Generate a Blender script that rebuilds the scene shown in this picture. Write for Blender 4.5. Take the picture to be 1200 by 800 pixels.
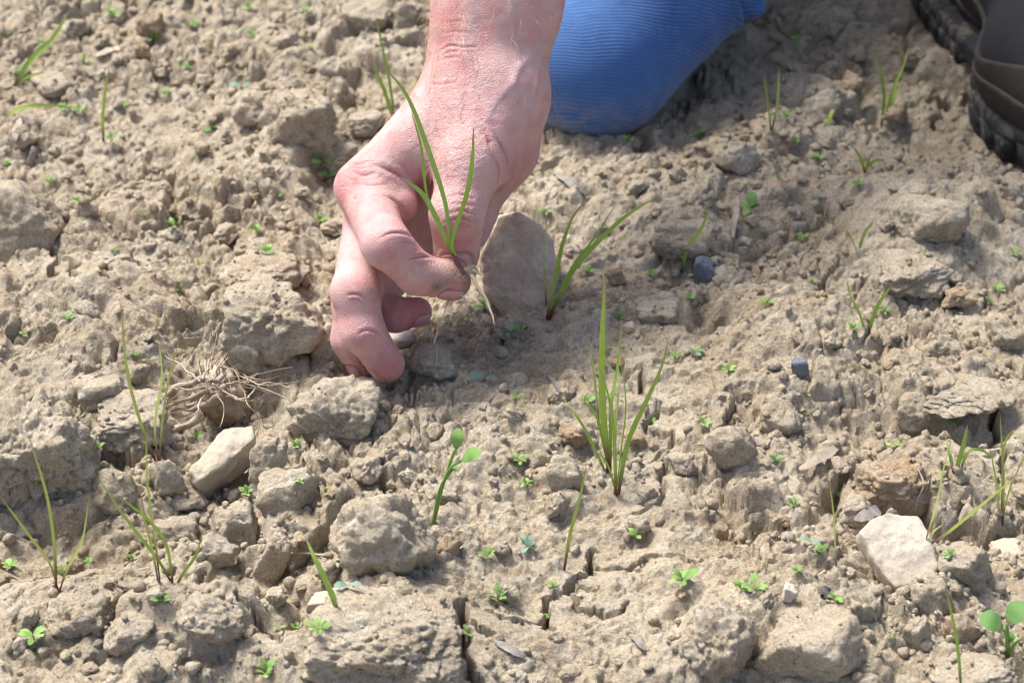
import bpy, bmesh, math, random
import numpy as np
from mathutils import Vector, Matrix
from mathutils.bvhtree import BVHTree

for o in list(bpy.data.objects):
    bpy.data.objects.remove(o)
scene = bpy.context.scene
COL = scene.collection
random.seed(7)
rng = np.random.default_rng(7)

# ------------------------------------------------------------------ camera
F = 2823.0                       # focal length in pixels of a 1200 px wide frame
PITCH = math.radians(33.0)
CAM = np.array([0.0, -1.046, 0.679])
RIGHT = np.array([1.0, 0, 0])
UP = np.array([0, math.sin(PITCH), math.cos(PITCH)])
FWD = np.array([0, math.cos(PITCH), -math.sin(PITCH)])
cd = bpy.data.cameras.new('camera')
cam = bpy.data.objects.new('camera', cd)
COL.objects.link(cam)
cam.location = CAM
cam.rotation_euler = (math.pi / 2 - PITCH, 0, 0)
cd.sensor_width = 36
cd.lens = 36 * F / 1200
cd.clip_start = 0.01
cd.clip_end = 200
cd.dof.use_dof = True
cd.dof.focus_distance = 1.13
cd.dof.aperture_fstop = 15.0
scene.camera = cam

# ------------------------------------------------------------------ light
SUN = np.array([-0.38, 0.34, 0.86])
SUN = SUN / np.linalg.norm(SUN)
world = bpy.data.worlds.new('World')
scene.world = world
world.use_nodes = True
wn = world.node_tree
bg = wn.nodes['Background']
sky = wn.nodes.new('ShaderNodeTexSky')
sky.sky_type = 'NISHITA'
sky.sun_disc = False
sky.sun_elevation = math.asin(SUN[2])
sky.sun_rotation = math.atan2(SUN[0], SUN[1])
sky.air_density = 0.6
sky.dust_density = 3.5
sky.ozone_density = 0.6
wn.links.new(sky.outputs[0], bg.inputs[0])
bg.inputs[1].default_value = 0.13
sd = bpy.data.lights.new('sun', 'SUN')
sd.energy = 2.2
sd.angle = math.radians(15)
sd.color = (1.0, 0.978, 0.945)
so = bpy.data.objects.new('sun', sd)
COL.objects.link(so)
so.rotation_euler = Vector(SUN).to_track_quat('Z', 'Y').to_euler()
so.location = (0, 0, 3)
scene.view_settings.view_transform = 'Standard'
scene.view_settings.look = 'None'
scene.view_settings.exposure = 1.42
scene.view_settings.gamma = 1.0
scene.cycles.filter_width = 1.1

# ------------------------------------------------------------------ helpers
def P(u, v, D):
    """world point at photo pixel (u, v) and depth D along the view axis"""
    return CAM + D * (FWD + RIGHT * (u - 600) / F + UP * (400 - v) / F)

def ray(u, v):
    return FWD + RIGHT * (u - 600) / F + UP * (400 - v) / F

def tag(o, label=None, cat=None, group=None, kind=None):
    if label: o['label'] = label
    if cat: o['category'] = cat
    if group: o['group'] = group
    if kind: o['kind'] = kind
    return o

def empty(name, loc):
    o = bpy.data.objects.new(name, None)
    o.empty_display_size = 0.01
    o.location = tuple(loc)
    COL.objects.link(o)
    return o

def mesh_np(name, V, Fc, smooth=True):
    """fast mesh from numpy arrays: V (n,3), Fc (m,k)"""
    V = np.asarray(V, dtype=np.float32)
    Fc = np.asarray(Fc, dtype=np.int32)
    me = bpy.data.meshes.new(name)
    m, k = Fc.shape
    me.vertices.add(len(V)); me.vertices.foreach_set('co', V.ravel())
    me.loops.add(m * k); me.loops.foreach_set('vertex_index', Fc.ravel())
    me.polygons.add(m)
    me.polygons.foreach_set('loop_start', np.arange(0, m * k, k, dtype=np.int32))
    me.polygons.foreach_set('loop_total', np.full(m, k, dtype=np.int32))
    if smooth:
        me.polygons.foreach_set('use_smooth', np.ones(m, dtype=bool))
    me.update(calc_edges=True)
    return me

def obj(name, me, mat=None, parent=None, loc=None):
    o = bpy.data.objects.new(name, me)
    if mat and not me.materials:
        me.materials.append(mat)
    if loc is not None:
        o.location = tuple(loc)
    if parent: o.parent = parent
    COL.objects.link(o)
    return o

def attr_col(me, name, rgb):
    a = me.attributes.new(name, 'FLOAT_COLOR', 'POINT')
    d = np.ones((len(rgb), 4), dtype=np.float32)
    d[:, :3] = rgb
    a.data.foreach_set('color', d.ravel())

def attr_f(me, name, vals):
    a = me.attributes.new(name, 'FLOAT', 'POINT')
    a.data.foreach_set('value', np.asarray(vals, dtype=np.float32))

def _hash(ix, iy, iz, seed):
    h = (ix.astype(np.uint32) * np.uint32(374761393) + iy.astype(np.uint32) * np.uint32(668265263)
         + iz.astype(np.uint32) * np.uint32(2147483647 - 58) + np.uint32(seed * 974711 % 4294967291))
    h = (h ^ (h >> np.uint32(13))) * np.uint32(1274126177)
    h = h ^ (h >> np.uint32(16))
    h = h * np.uint32(2246822519)
    h = h ^ (h >> np.uint32(15))
    return (h & np.uint32(0xFFFFFF)).astype(np.float32) / np.float32(8388607.5) - 1.0

def noise2(x, y, seed=0):
    ix = np.floor(x); iy = np.floor(y)
    fx = (x - ix).astype(np.float32); fy = (y - iy).astype(np.float32)
    ix = ix.astype(np.int64); iy = iy.astype(np.int64)
    z = np.zeros(1, dtype=np.int64)
    ux = fx * fx * fx * (fx * (fx * 6 - 15) + 10); uy = fy * fy * fy * (fy * (fy * 6 - 15) + 10)
    a = _hash(ix, iy, z, seed); b = _hash(ix + 1, iy, z, seed)
    c = _hash(ix, iy + 1, z, seed); d = _hash(ix + 1, iy + 1, z, seed)
    return (a + (b - a) * ux) * (1 - uy) + (c + (d - c) * ux) * uy

def noise3(p, seed=0):
    i = np.floor(p); f = (p - i).astype(np.float32); i = i.astype(np.int64)
    u = f * f * f * (f * (f * 6 - 15) + 10)
    x, y, z = i[..., 0], i[..., 1], i[..., 2]
    r = 0
    for dx in (0, 1):
        wx = u[..., 0] if dx else 1 - u[..., 0]
        for dy in (0, 1):
            wy = u[..., 1] if dy else 1 - u[..., 1]
            for dz in (0, 1):
                wz = u[..., 2] if dz else 1 - u[..., 2]
                r = r + wx * wy * wz * _hash(x + dx, y + dy, z + dz, seed)
    return r

def fbm2(x, y, o=4, seed=0, g=0.5):
    r = 0; a = 1.0; s = 0
    for k in range(o):
        r = r + a * noise2(x * 2.03 ** k + 17.3 * k, y * 2.03 ** k - 9.1 * k, seed + k); s += a; a *= g
    return r / s

def fbm3(p, o=4, seed=0, g=0.5):
    r = 0; a = 1.0; s = 0
    for k in range(o):
        r = r + a * noise3(p * 2.03 ** k + 13.7 * k, seed + k); s += a; a *= g
    return r / s

def worley2(x, y, seed=0, jit=0.95):
    """F1, F2 and the id hash / offset of the nearest cell"""
    ix = np.floor(x).astype(np.int64); iy = np.floor(y).astype(np.int64)
    f1 = np.full(x.shape, 9.0, dtype=np.float32); f2 = f1.copy()
    ox = np.zeros_like(f1); oy = np.zeros_like(f1); hid = np.zeros_like(f1); h2 = np.zeros_like(f1)
    z = np.zeros(1, dtype=np.int64)
    for dx in (-1, 0, 1):
        for dy in (-1, 0, 1):
            cx = ix + dx; cy = iy + dy
            px = cx + 0.5 + 0.5 * jit * _hash(cx, cy, z, seed); py = cy + 0.5 + 0.5 * jit * _hash(cx, cy, z + 7, seed + 3)
            ex = (x - px).astype(np.float32); ey = (y - py).astype(np.float32)
            d = np.sqrt(ex * ex + ey * ey)
            m = d < f1
            f2 = np.where(m, f1, np.minimum(f2, d)); f1 = np.where(m, d, f1)
            ox = np.where(m, ex, ox); oy = np.where(m, ey, oy)
            hid = np.where(m, _hash(cx, cy, z + 13, seed + 5), hid); h2 = np.where(m, _hash(cx, cy, z + 29, seed + 8), h2)
    return f1, f2, ox, oy, hid, h2

def worley3(p, seed=0, jit=0.95):
    i = np.floor(p).astype(np.int64)
    f1 = np.full(len(p), 9.0); f2 = f1.copy()
    for dx in (-1, 0, 1):
        for dy in (-1, 0, 1):
            for dz in (-1, 0, 1):
                c = i + np.array([dx, dy, dz])
                q = c + 0.5 + 0.5 * jit * np.stack([_hash(c[:, 0], c[:, 1], c[:, 2], seed + k) for k in (0, 1, 2)], -1)
                d = np.linalg.norm(p - q, axis=1)
                f2 = np.where(d < f1, f1, np.minimum(f2, d)); f1 = np.minimum(f1, d)
    return f1, f2

def sstep(a, b, x):
    t = np.clip((x - a) / (b - a), 0, 1)
    return t * t * (3 - 2 * t)

def spline(pts, n):
    """Catmull-Rom resampling of a polyline to n points"""
    p = np.asarray(pts, dtype=float)
    if len(p) == 2:
        return p[0] + (p[1] - p[0]) * np.linspace(0, 1, n)[:, None]
    q = np.vstack([2 * p[0] - p[1], p, 2 * p[-1] - p[-2]])
    seg = np.linalg.norm(np.diff(p, axis=0), axis=1); cum = np.concatenate([[0], np.cumsum(seg)])
    s = np.linspace(0, cum[-1], n)
    out = np.zeros((n, p.shape[1]))
    for k, sv in enumerate(s):
        i = min(np.searchsorted(cum, sv, side='right') - 1, len(p) - 2)
        t = (sv - cum[i]) / max(seg[i], 1e-9)
        a, b, c, d = q[i], q[i + 1], q[i + 2], q[i + 3]
        out[k] = 0.5 * (2 * b + (c - a) * t + (2 * a - 5 * b + 4 * c - d) * t * t + (3 * b - a - 3 * c + d) * t ** 3)
    return out

def tube(pts, rad, nside=6, n=None):
    """closed tapered tube -> V, F (quads, ends pinched)"""
    p = spline(pts, n) if n else np.asarray(pts, dtype=float)
    n = len(p)
    r = np.interp(np.linspace(0, 1, n), np.linspace(0, 1, len(np.atleast_1d(rad))), np.atleast_1d(rad))
    t = np.gradient(p, axis=0); t /= np.linalg.norm(t, axis=1)[:, None] + 1e-12
    ref = np.array([0.31, 0.2, 0.93])
    a = np.cross(t, ref); a /= np.linalg.norm(a, axis=1)[:, None] + 1e-12
    b = np.cross(t, a)
    ang = np.linspace(0, 2 * math.pi, nside, endpoint=False)
    V = p[:, None] + r[:, None, None] * (np.cos(ang)[None, :, None] * a[:, None] + np.sin(ang)[None, :, None] * b[:, None])
    V = V.reshape(-1, 3)
    Fq = []
    for i in range(n - 1):
        for k in range(nside):
            k2 = (k + 1) % nside
            Fq.append((i * nside + k, i * nside + k2, (i + 1) * nside + k2, (i + 1) * nside + k))
    V = np.vstack([V, p[0] - t[0] * r[0] * .5, p[-1] + t[-1] * r[-1] * .5])
    e0, e1 = n * nside, n * nside + 1
    for k in range(0, nside, 2):
        k2 = (k + 1) % nside; k3 = (k + 2) % nside
        Fq.append((e0, k3, k2, k))
        Fq.append((e1, (n - 1) * nside + k, (n - 1) * nside + k2, (n - 1) * nside + k3))
    return V, np.array(Fq)

def blade_mesh(pts, w, face, n=14, thick=0.00022, tipw=0.05, fold=0.25, peak=0.3, basew=0.55):
    """leaf blade: a folded strip with thickness; w = half width"""
    p = spline(pts, n)
    t = np.gradient(p, axis=0); t /= np.linalg.norm(t, axis=1)[:, None] + 1e-12
    face = np.asarray(face, dtype=float)
    b = np.cross(t, face); b /= np.linalg.norm(b, axis=1)[:, None] + 1e-12
    nn = np.cross(b, t)
    s = np.linspace(0, 1, n)
    prof = np.where(s < peak, basew + (1 - basew) * np.sin(s / peak * math.pi / 2), tipw + (1 - tipw) * np.cos((s - peak) / (1 - peak) * math.pi / 2) ** 0.75)
    ww = w * prof
    L_ = p - b * ww[:, None] + nn * (fold * ww)[:, None]; R_ = p + b * ww[:, None] + nn * (fold * ww)[:, None]
    V = np.stack([L_, p + nn * thick, R_, L_, p - nn * thick, R_], axis=1).reshape(-1, 3)
    Fq = []
    for i in range(n - 1):
        for k, k2 in ((0, 1), (1, 2)):
            Fq.append((i * 6 + k, i * 6 + k2, i * 6 + 6 + k2, i * 6 + 6 + k))
        for k, k2 in ((4, 3), (5, 4)):
            Fq.append((i * 6 + k, i * 6 + k2, i * 6 + 6 + k2, i * 6 + 6 + k))
    return V, np.array(Fq), np.repeat(s, 6)

# ------------------------------------------------------------------ node helpers
class NT:
    def __init__(self, name):
        self.m = bpy.data.materials.new(name); self.m.use_nodes = True
        self.t = self.m.node_tree; self.b = self.t.nodes['Principled BSDF']
        self.out = self.t.nodes['Material Output']
        self.tc = self.t.nodes.new('ShaderNodeTexCoord')
    def n(self, typ, **kw):
        d = self.t.nodes.new(typ)
        for k, v in kw.items():
            if k in d.inputs.keys() if isinstance(k, str) else False: d.inputs[k].default_value = v
            else: setattr(d, k, v)
        return d
    def l(self, a, b): self.t.links.new(a, b)
    def noise(self, scale, detail=4, rough=0.55, dist=0.0, vec=None):
        d = self.t.nodes.new('ShaderNodeTexNoise')
        d.inputs['Scale'].default_value = scale; d.inputs['Detail'].default_value = detail
        d.inputs['Roughness'].default_value = rough; d.inputs['Distortion'].default_value = dist
        self.l(vec or self.tc.outputs['Object'], d.inputs['Vector'])
        return d.outputs['Fac']
    def vor(self, scale, feature='F1', vec=None, rnd=1.0):
        d = self.t.nodes.new('ShaderNodeTexVoronoi'); d.feature = feature
        d.inputs['Scale'].default_value = scale; d.inputs['Randomness'].default_value = rnd
        self.l(vec or self.tc.outputs['Object'], d.inputs['Vector'])
        return d.outputs['Distance']
    def ramp(self, fac, stops):
        d = self.t.nodes.new('ShaderNodeValToRGB')
        e = d.color_ramp.elements
        while len(e) < len(stops): e.new(0.5)
        for k, (pos, c) in enumerate(stops):
            e[k].position = pos
            e[k].color = (c, c, c, 1) if not hasattr(c, '__len__') else (*c, 1)
        self.l(fac, d.inputs[0])
        return d.outputs[0]
    def mix(self, fac, a, b, mode='MIX'):
        d = self.t.nodes.new('ShaderNodeMix'); d.data_type = 'RGBA'; d.blend_type = mode
        for s, v in ((d.inputs[0], fac), (d.inputs[6], a), (d.inputs[7], b)):
            if hasattr(v, 'links') or hasattr(v, 'is_linked'): self.l(v, s)
            elif hasattr(v, '__len__'): s.default_value = (*v, 1)
            else: s.default_value = v
        return d.outputs[2]
    def math(self, op, a, b=0.0, clamp=False):
        d = self.t.nodes.new('ShaderNodeMath'); d.operation = op; d.use_clamp = clamp
        for s, v in ((d.inputs[0], a), (d.inputs[1], b)):
            if hasattr(v, 'is_linked'): self.l(v, s)
            else: s.default_value = v
        return d.outputs[0]
    def attr(self, name, out='Fac'):
        d = self.t.nodes.new('ShaderNodeAttribute'); d.attribute_name = name
        return d.outputs[out]
    def bump(self, h, strength, dist, normal=None):
        d = self.t.nodes.new('ShaderNodeBump'); d.inputs['Strength'].default_value = strength
        d.inputs['Distance'].default_value = dist
        self.l(h, d.inputs['Height'])
        if normal is not None: self.l(normal, d.inputs['Normal'])
        return d.outputs[0]
    def col(self, c):
        if hasattr(c, 'is_linked'): self.l(c, self.b.inputs['Base Color'])
        else: self.b.inputs['Base Color'].default_value = (*c, 1)
    def nor(self, s): self.l(s, self.b.inputs['Normal'])
    def set(self, **kw):
        for k, v in kw.items():
            self.b.inputs[k.replace('_', ' ')].default_value = v

# ------------------------------------------------------------------ materials
def soil_material(name, a, b, c, rnd=False, fine=1.0):
    t = NT(name)
    vec = None
    if rnd:
        vec = t.n('ShaderNodeNewGeometry').outputs['Position']
    big = t.noise(14, 5, 0.6, 0.3, vec)
    mid = t.noise(75, 5, 0.65, 0.2, vec)
    fin = t.noise(650, 4, 0.7, 0, vec)
    c1 = t.mix(t.ramp(big, [(0.35, 0.0), (0.68, 1.0)]), a, b)
    c2 = t.mix(t.math('MULTIPLY', t.ramp(mid, [(0.45, 0.0), (0.72, 1.0)]), 0.75), c1, c)
    # ochre stains
    och = t.ramp(t.noise(22, 3, 0.5, 0.8, vec), [(0.68, 0.0), (0.80, 1.0)])
    c3 = t.mix(t.math('MULTIPLY', och, 0.45), c2, (0.47, 0.28, 0.12))
    c4 = t.mix(0.7, c3, t.ramp(fin, [(0.28, (0.22, 0.19, 0.15)), (0.46, (0.50, 0.49, 0.47)), (0.72, (0.72, 0.71, 0.69))]), 'OVERLAY')
    # dark organic specks
    sp = t.ramp(t.vor(260, vec=vec), [(0.055, 1.0), (0.10, 0.0)])
    spm = t.math('MULTIPLY', sp, t.ramp(t.noise(60, 2, 0.5, 0, vec), [(0.56, 0.0), (0.66, 0.8)]))
    t.col(t.mix(spm, c4, (0.07, 0.055, 0.04)))
    t.set(Roughness=0.95)
    t.b.inputs['Specular IOR Level'].default_value = 0.18
    h1 = t.noise(380, 5, 0.72, 0.1, vec); h2 = t.noise(1400, 3, 0.7, 0, vec)
    n1 = t.bump(h1, 0.9 * fine, 0.0040)
    n2 = t.bump(h2, 0.8 * fine, 0.0014, n1)
    t.nor(n2)
    return t.m

SOIL = soil_material('dry_loam', (0.525, 0.453, 0.342), (0.42, 0.342, 0.232), (0.615, 0.56, 0.455))
CLOD = soil_material('clod_loam', (0.525, 0.453, 0.342), (0.43, 0.355, 0.245), (0.615, 0.56, 0.455), rnd=True)
CLOD_OCHRE = soil_material('ochre_clod_loam', (0.48, 0.375, 0.26), (0.44, 0.31, 0.18), (0.56, 0.47, 0.36), rnd=True)

def stone_material(name, a, b, spot, bumpy=1.0):
    t = NT(name)
    c = t.mix(t.ramp(t.noise(45, 6, 0.65, 0.4), [(0.35, 0.0), (0.65, 1.0)]), a, b)
    c = t.mix(t.math('MULTIPLY', t.ramp(t.noise(120, 5, 0.7, 0.5), [(0.55, 0.0), (0.7, 1.0)]), 0.6), c, spot)
    sp = t.ramp(t.noise(420, 3, 0.6), [(0.34, 0.75), (0.46, 0.0)])
    t.col(t.mix(t.math('MULTIPLY', sp, 0.4), c, (0.25, 0.19, 0.13)))
    t.set(Roughness=0.85)
    t.nor(t.bump(t.noise(260, 6, 0.7), 0.5 * bumpy, 0.0022))
    return t.m
STONE_PALE = stone_material('pale_limestone', (0.49, 0.435, 0.345), (0.43, 0.37, 0.28), (0.54, 0.49, 0.40))
STONE_TAN = stone_material('tan_stone', (0.44, 0.378, 0.282), (0.37, 0.31, 0.22), (0.49, 0.43, 0.335), 1.0)
STONE_GREY = stone_material('rusty_grey_stone', (0.54, 0.44, 0.345), (0.39, 0.28, 0.195), (0.63, 0.55, 0.46))
STONE_SLATE = stone_material('slate', (0.09, 0.105, 0.12), (0.16, 0.18, 0.20), (0.30, 0.30, 0.28))
STONE_DULL = stone_material('grey_pebble', (0.30, 0.27, 0.24), (0.40, 0.35, 0.30), (0.48, 0.43, 0.37))

def leaf_material(name, a, b, base=(0.16, 0.045, 0.035), base_end=0.15, tip=(0.44, 0.35, 0.16), rough=0.42, trans=0.35):
    t = NT(name)
    oi = t.n('ShaderNodeObjectInfo')
    s = t.attr('along')
    g = t.mix(oi.outputs['Random'], a, b)
    g = t.mix(t.math('MULTIPLY', t.noise(300, 3, 0.6), 0.5), g, tuple(x * 1.35 for x in b))
    g = t.mix(t.ramp(s, [(0.84, 0.0), (0.98, 0.9)]), g, tip)
    c = t.mix(t.ramp(s, [(base_end * 0.45, 1.0), (base_end * 1.5, 0.0)]), g, base)
    t.col(c)
    t.set(Roughness=rough)
    tr = t.n('ShaderNodeBsdfTranslucent')
    t.l(c, tr.inputs[0])
    mx = t.n('ShaderNodeMixShader'); mx.inputs[0].default_value = trans
    t.l(t.b.outputs[0], mx.inputs[1]); t.l(tr.outputs[0], mx.inputs[2]); t.l(mx.outputs[0], t.out.inputs[0])
    w = t.n('ShaderNodeTexWave'); w.inputs['Scale'].default_value = 900; w.inputs['Distortion'].default_value = 2
    t.l(t.tc.outputs['Object'], w.inputs['Vector'])
    t.nor(t.bump(w.outputs['Fac'], 0.15, 0.0003))
    return t.m
GRASS = leaf_material('grass_blade', (0.28, 0.43, 0.06), (0.40, 0.52, 0.11))
GRASS_THIN = leaf_material('grass_blade_olive', (0.40, 0.48, 0.10), (0.48, 0.54, 0.16), base_end=0.2)
WEED = leaf_material('weed_leaf', (0.13, 0.28, 0.05), (0.30, 0.46, 0.12), base=(0.2, 0.30, 0.08), tip=(0.26, 0.42, 0.12), rough=0.62)
COTY = leaf_material('cotyledon_bluegreen', (0.16, 0.26, 0.18), (0.22, 0.32, 0.235), base=(0.2, 0.26, 0.17), tip=(0.22, 0.32, 0.24), rough=0.6)
WEED_DARK = leaf_material('weed_leaf_deep', (0.13, 0.28, 0.06), (0.19, 0.36, 0.10), base=(0.2, 0.14, 0.07), tip=(0.18, 0.35, 0.1), rough=0.62)

def straw_material(name, a, b):
    t = NT(name)
    c = t.mix(t.ramp(t.noise(180, 4, 0.6, 0.4), [(0.35, 0.0), (0.65, 1.0)]), a, b)
    t.col(c); t.set(Roughness=0.8)
    t.nor(t.bump(t.noise(900, 3, 0.6), 0.4, 0.0006))
    return t.m
STRAW = straw_material('dry_straw', (0.44, 0.37, 0.28), (0.30, 0.245, 0.185))
ROOT = straw_material('dry_root', (0.42, 0.33, 0.235), (0.26, 0.195, 0.135))
ROOT_FRESH = straw_material('fresh_root', (0.62, 0.50, 0.36), (0.44, 0.31, 0.19))
CHAR = straw_material('dark_bark', (0.06, 0.055, 0.05), (0.20, 0.185, 0.17))
GREYWOOD = straw_material('weathered_wood', (0.32, 0.285, 0.245), (0.17, 0.15, 0.13))
# ------------------------------------------------------------------ ground
# dense uniform patch around the view, geometric growth to 40 m outside
DX = 0.0011; DY = 0.0013
XD = np.arange(-0.43, 0.43, DX); YD = np.arange(-0.32, 0.52, DY)
def grow(start, step, end):
    out = []; x = start; s = step
    while x < end:
        s *= 1.25; x += s; out.append(x)
    return np.array(out)
gx = grow(XD[-1], DX, 40); gxn = -grow(-XD[0], DX, 40)[::-1]
gy = grow(YD[-1], DY, 40); gyn = -grow(-YD[0], DY, 40)[::-1]
XA = np.concatenate([gxn, XD, gx]); YA = np.concatenate([gyn, YD, gy])
XX, YY = np.meshgrid(XD, YD)                     # dense part only, shape (ny, nx)
XX = XX.astype(np.float32); YY = YY.astype(np.float32)

def flat(u, v, z=0.0):
    d = ray(u, v); D = (z - CAM[2]) / d[2]
    return CAM + D * d

def terrain(x, y):
    return 0.010 * fbm2(x * 5 + 3.1, y * 5 - 1.7, 3, 11) + 0.0045 * fbm2(x * 19, y * 19, 3, 31)

H = terrain(XX, YY)
S = 'soil_clod'; C = 'clod'
HERO = [
    # u, v, w, h, seed, label, options
    (38, 532, 170, 150, 101, 'biggest blocky clod with a shaded undercut, beside the thin three-bladed grass shoot', dict(emb=.30, planes=8, sharp=.75)),
    (128, 578, 76, 70, 102, 'rounded clod tucked against the biggest blocky clod', dict(emb=.3)),
    (318, 372, 126, 92, 103, 'broad clod with a reddish end, right behind the dried root tuft', dict(emb=.32, sharp=.7, rot=.15)),
    (290, 418, 52, 50, 104, 'round clod lying among the dried roots', dict(emb=.3)),
    (310, 318, 110, 58, 105, 'long low clod behind the reddish-ended clod', dict(emb=.3)),
    (348, 150, 100, 92, 106, 'steep broken clod beyond the wrist, rising from pale loose soil', dict(emb=.2, sharp=.6)),
    (22, 258, 105, 96, 107, 'large smooth-faced grey-brown block with a dark gap under it', dict(emb=.22, sharp=.85, rough=.5)),
    (448, 630, 132, 118, 108, 'big pale clod with a shadowed underside between the two-leaf seedling and the long plate', dict(emb=.3, sharp=.55, planes=7)),
    (452, 752, 190, 128, 109, 'wide flat crusted plate of soil beside the deep crack', dict(emb=.05, sharp=.6, rough=.75)),
    (336, 578, 74, 60, 110, 'oval clod with a tiny seedling growing on its top', dict(emb=.4, rot=.3)),
    (312, 541, 44, 62, 111, 'upright wedge clod beside the tan angular stone', dict(emb=.4, rot=-.5)),
    (276, 622, 66, 66, 112, 'knobbly clod below the oval clod with a seedling', dict(emb=.3)),
    (320, 655, 36, 58, 113, 'slim leaning clod beside the fallen straw', dict(emb=.4, rot=-.35, rough=.6)),
    (194, 566, 52, 58, 114, 'clod at the foot of the thin grass with three stems', dict(emb=.3)),
    (148, 492, 104, 66, 115, 'broad-topped clod under the dried stalks', dict(emb=.35, sharp=.6)),
    (116, 458, 66, 46, 116, 'crumbly clod between the stalks and the crusted slope', dict(emb=.25)),
    (392, 482, 112, 92, 117, 'large rough clod under the reaching fingertips', dict(emb=.12, sharp=.6)),
    (386, 408, 46, 62, 118, 'clod pressed against the little and ring fingers', dict(emb=.1)),
    (255, 645, 46, 40, 119, 'small clod between the knobbly clod and the grass tuft', dict(emb=.3)),
    (222, 588, 46, 36, 120, 'small clod in the shade of the tan angular stone', dict(emb=.3)),
    (92, 720, 84, 62, 121, 'fibrous flat-topped clod near the forked crack', dict(emb=.3, sharp=.8)),
    (150, 742, 62, 44, 122, 'low clod right of the forked crack', dict(emb=.2)),
    (248, 722, 84, 60, 123, 'lumpy clod beside the feathery seedling pair', dict(emb=.2)),
    (205, 625, 58, 44, 124, 'pale flaky clod behind the grass tuft with a bent blade', dict(emb=.2)),
    (1044, 566, 96, 72, 125, 'ochre-stained clod crossed by thin dead rootlets, behind the pale flat-topped stone', dict(emb=.25, mat=CLOD_OCHRE)),
    (856, 524, 66, 62, 126, 'round clod standing on the crusted soil beside the branching crack', dict(emb=.32)),
    (915, 494, 52, 46, 127, 'squat clod in front of the hollow mound', dict(emb=.35)),
    (662, 556, 46, 46, 128, 'ball-shaped clod near the tall grass tuft', dict(emb=.42, planes=5, sharp=.3)),
    (632, 540, 30, 30, 129, 'small clod beside the ball-shaped clod', dict(emb=.35)),
    (1072, 322, 92, 52, 130, 'ledge-like clod overhanging a dark gap, below the short grass shoots', dict(emb=.3, sharp=.7)),
    (1090, 262, 92, 74, 131, 'tall smooth-sided clod behind the ledge-like clod', dict(emb=.1, sharp=.6, rough=.6)),
    (1132, 462, 112, 56, 132, 'slab of soil arching over a dark hole with two bright seed leaves', dict(emb=.5, sharp=.7)),
    (1075, 482, 52, 44, 133, 'clod inside the hollow next to the arching slab', dict(emb=.1)),
    (800, 278, 76, 50, 134, 'pale clod beside the small slate piece', dict(emb=.35)),
    (862, 188, 58, 46, 135, 'pale clod out beyond the three round seed leaves', dict(emb=.35)),
    (853, 330, 42, 42, 136, 'smooth round clod touching the small slate piece', dict(emb=.35)),
    (770, 366, 52, 32, 137, 'clustered clod in front of the slate piece', dict(emb=.3)),
    (842, 752, 96, 92, 138, 'rounded clod with a pebble pressed in its side, at the edge of the crusted plate', dict(emb=.2)),
    (950, 752, 136, 96, 139, 'broad crusted clod in front of the small white pebble', dict(emb=.05, rough=.6)),
    (1092, 700, 56, 52, 140, 'clod propping up the pale flat-topped stone', dict(emb=.25)),
    (1128, 742, 46, 48, 141, 'ochre-edged clod beside the long lone grass blade', dict(emb=.3, mat=CLOD_OCHRE)),
    (1140, 790, 110, 56, 142, 'rough low clod beside the three-leaf seedling', dict(emb=.2)),
    (1130, 665, 72, 60, 143, 'clod between the pale flat-topped stone and the three-leaf seedling', dict(emb=.2)),
    (1075, 745, 36, 46, 144, 'narrow clod in the row below the pale flat-topped stone', dict(emb=.3)),
    (1190, 225, 48, 40, 145, 'clod lying by the boot', dict(emb=.3)),
    (1180, 392, 54, 44, 146, 'rounded clod out beyond the arching slab', dict(emb=.3)),
    (960, 130, 62, 58, 147, 'ridge-like clod in the shade between knee and boot', dict(emb=.2)),
    (1005, 600, 44, 36, 148, 'clod under the dark bark chip', dict(emb=.3)),
    (800, 545, 36, 30, 149, 'small clod beside the branching crack', dict(emb=.3)),
    (300, 128, 60, 46, 150, 'brown clod behind the steep broken clod', dict(emb=.3)),
    (400, 118, 36, 52, 151, 'pale clod below the tall grass behind the wrist', dict(emb=.3)),
    (430, 145, 44, 30, 152, 'oval pale clod next to the back of the hand', dict(emb=.35)),
    (65, 100, 60, 34, 153, 'low clod under the long drooping grass blade', dict(emb=.3)),
    (395, 180, 52, 40, 154, 'clod over the dark-leaved seedling beside the knuckle', dict(emb=.35)),
    (428, 22, 60, 44, 155, 'brown clod behind the forearm', dict(emb=.3)),
    (480, 18, 40, 40, 156, 'shaded brown clod touching the view of the forearm', dict(emb=.3)),
    (590, 385, 34, 26, 157, 'small clod below the hanging roots', dict(emb=.3)),
    (505, 425, 60, 40, 158, 'crumbly clod in front of the curled little finger', dict(emb=.2)),
]

# broad mounds and hollows read from the photograph: (u, v, half width px, half height px, metres)
MOUNDS = [(110, 385, 150, 95, 0.024), (450, 735, 120, 70, 0.012), (560, 520, 130, 60, 0.006), (950, 425, 130, 70, 0.018),
          (1085, 290, 90, 70, 0.014), (930, 730, 110, 70, 0.014), (1010, 500, 50, 22, -0.014), (250, 620, 120, 60, -0.010),
          (255, 480, 90, 35, -0.016), (800, 240, 110, 50, 0.008), (350, 140, 80, 50, 0.012), (720, 640, 130, 80, -0.002),
          (60, 640, 90, 40, -0.016), (1140, 600, 90, 60, -0.008), (1060, 130, 70, 60, -0.012), (425, 432, 55, 28, -0.013),
          (480, 375, 60, 30, -0.008), (1100, 500, 60, 16, -0.022), (200, 250, 130, 50, 0.008), (850, 620, 90, 60, 0.004),
          (640, 470, 120, 50, -0.002), (390, 200, 30, 40, -0.014)]
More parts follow.
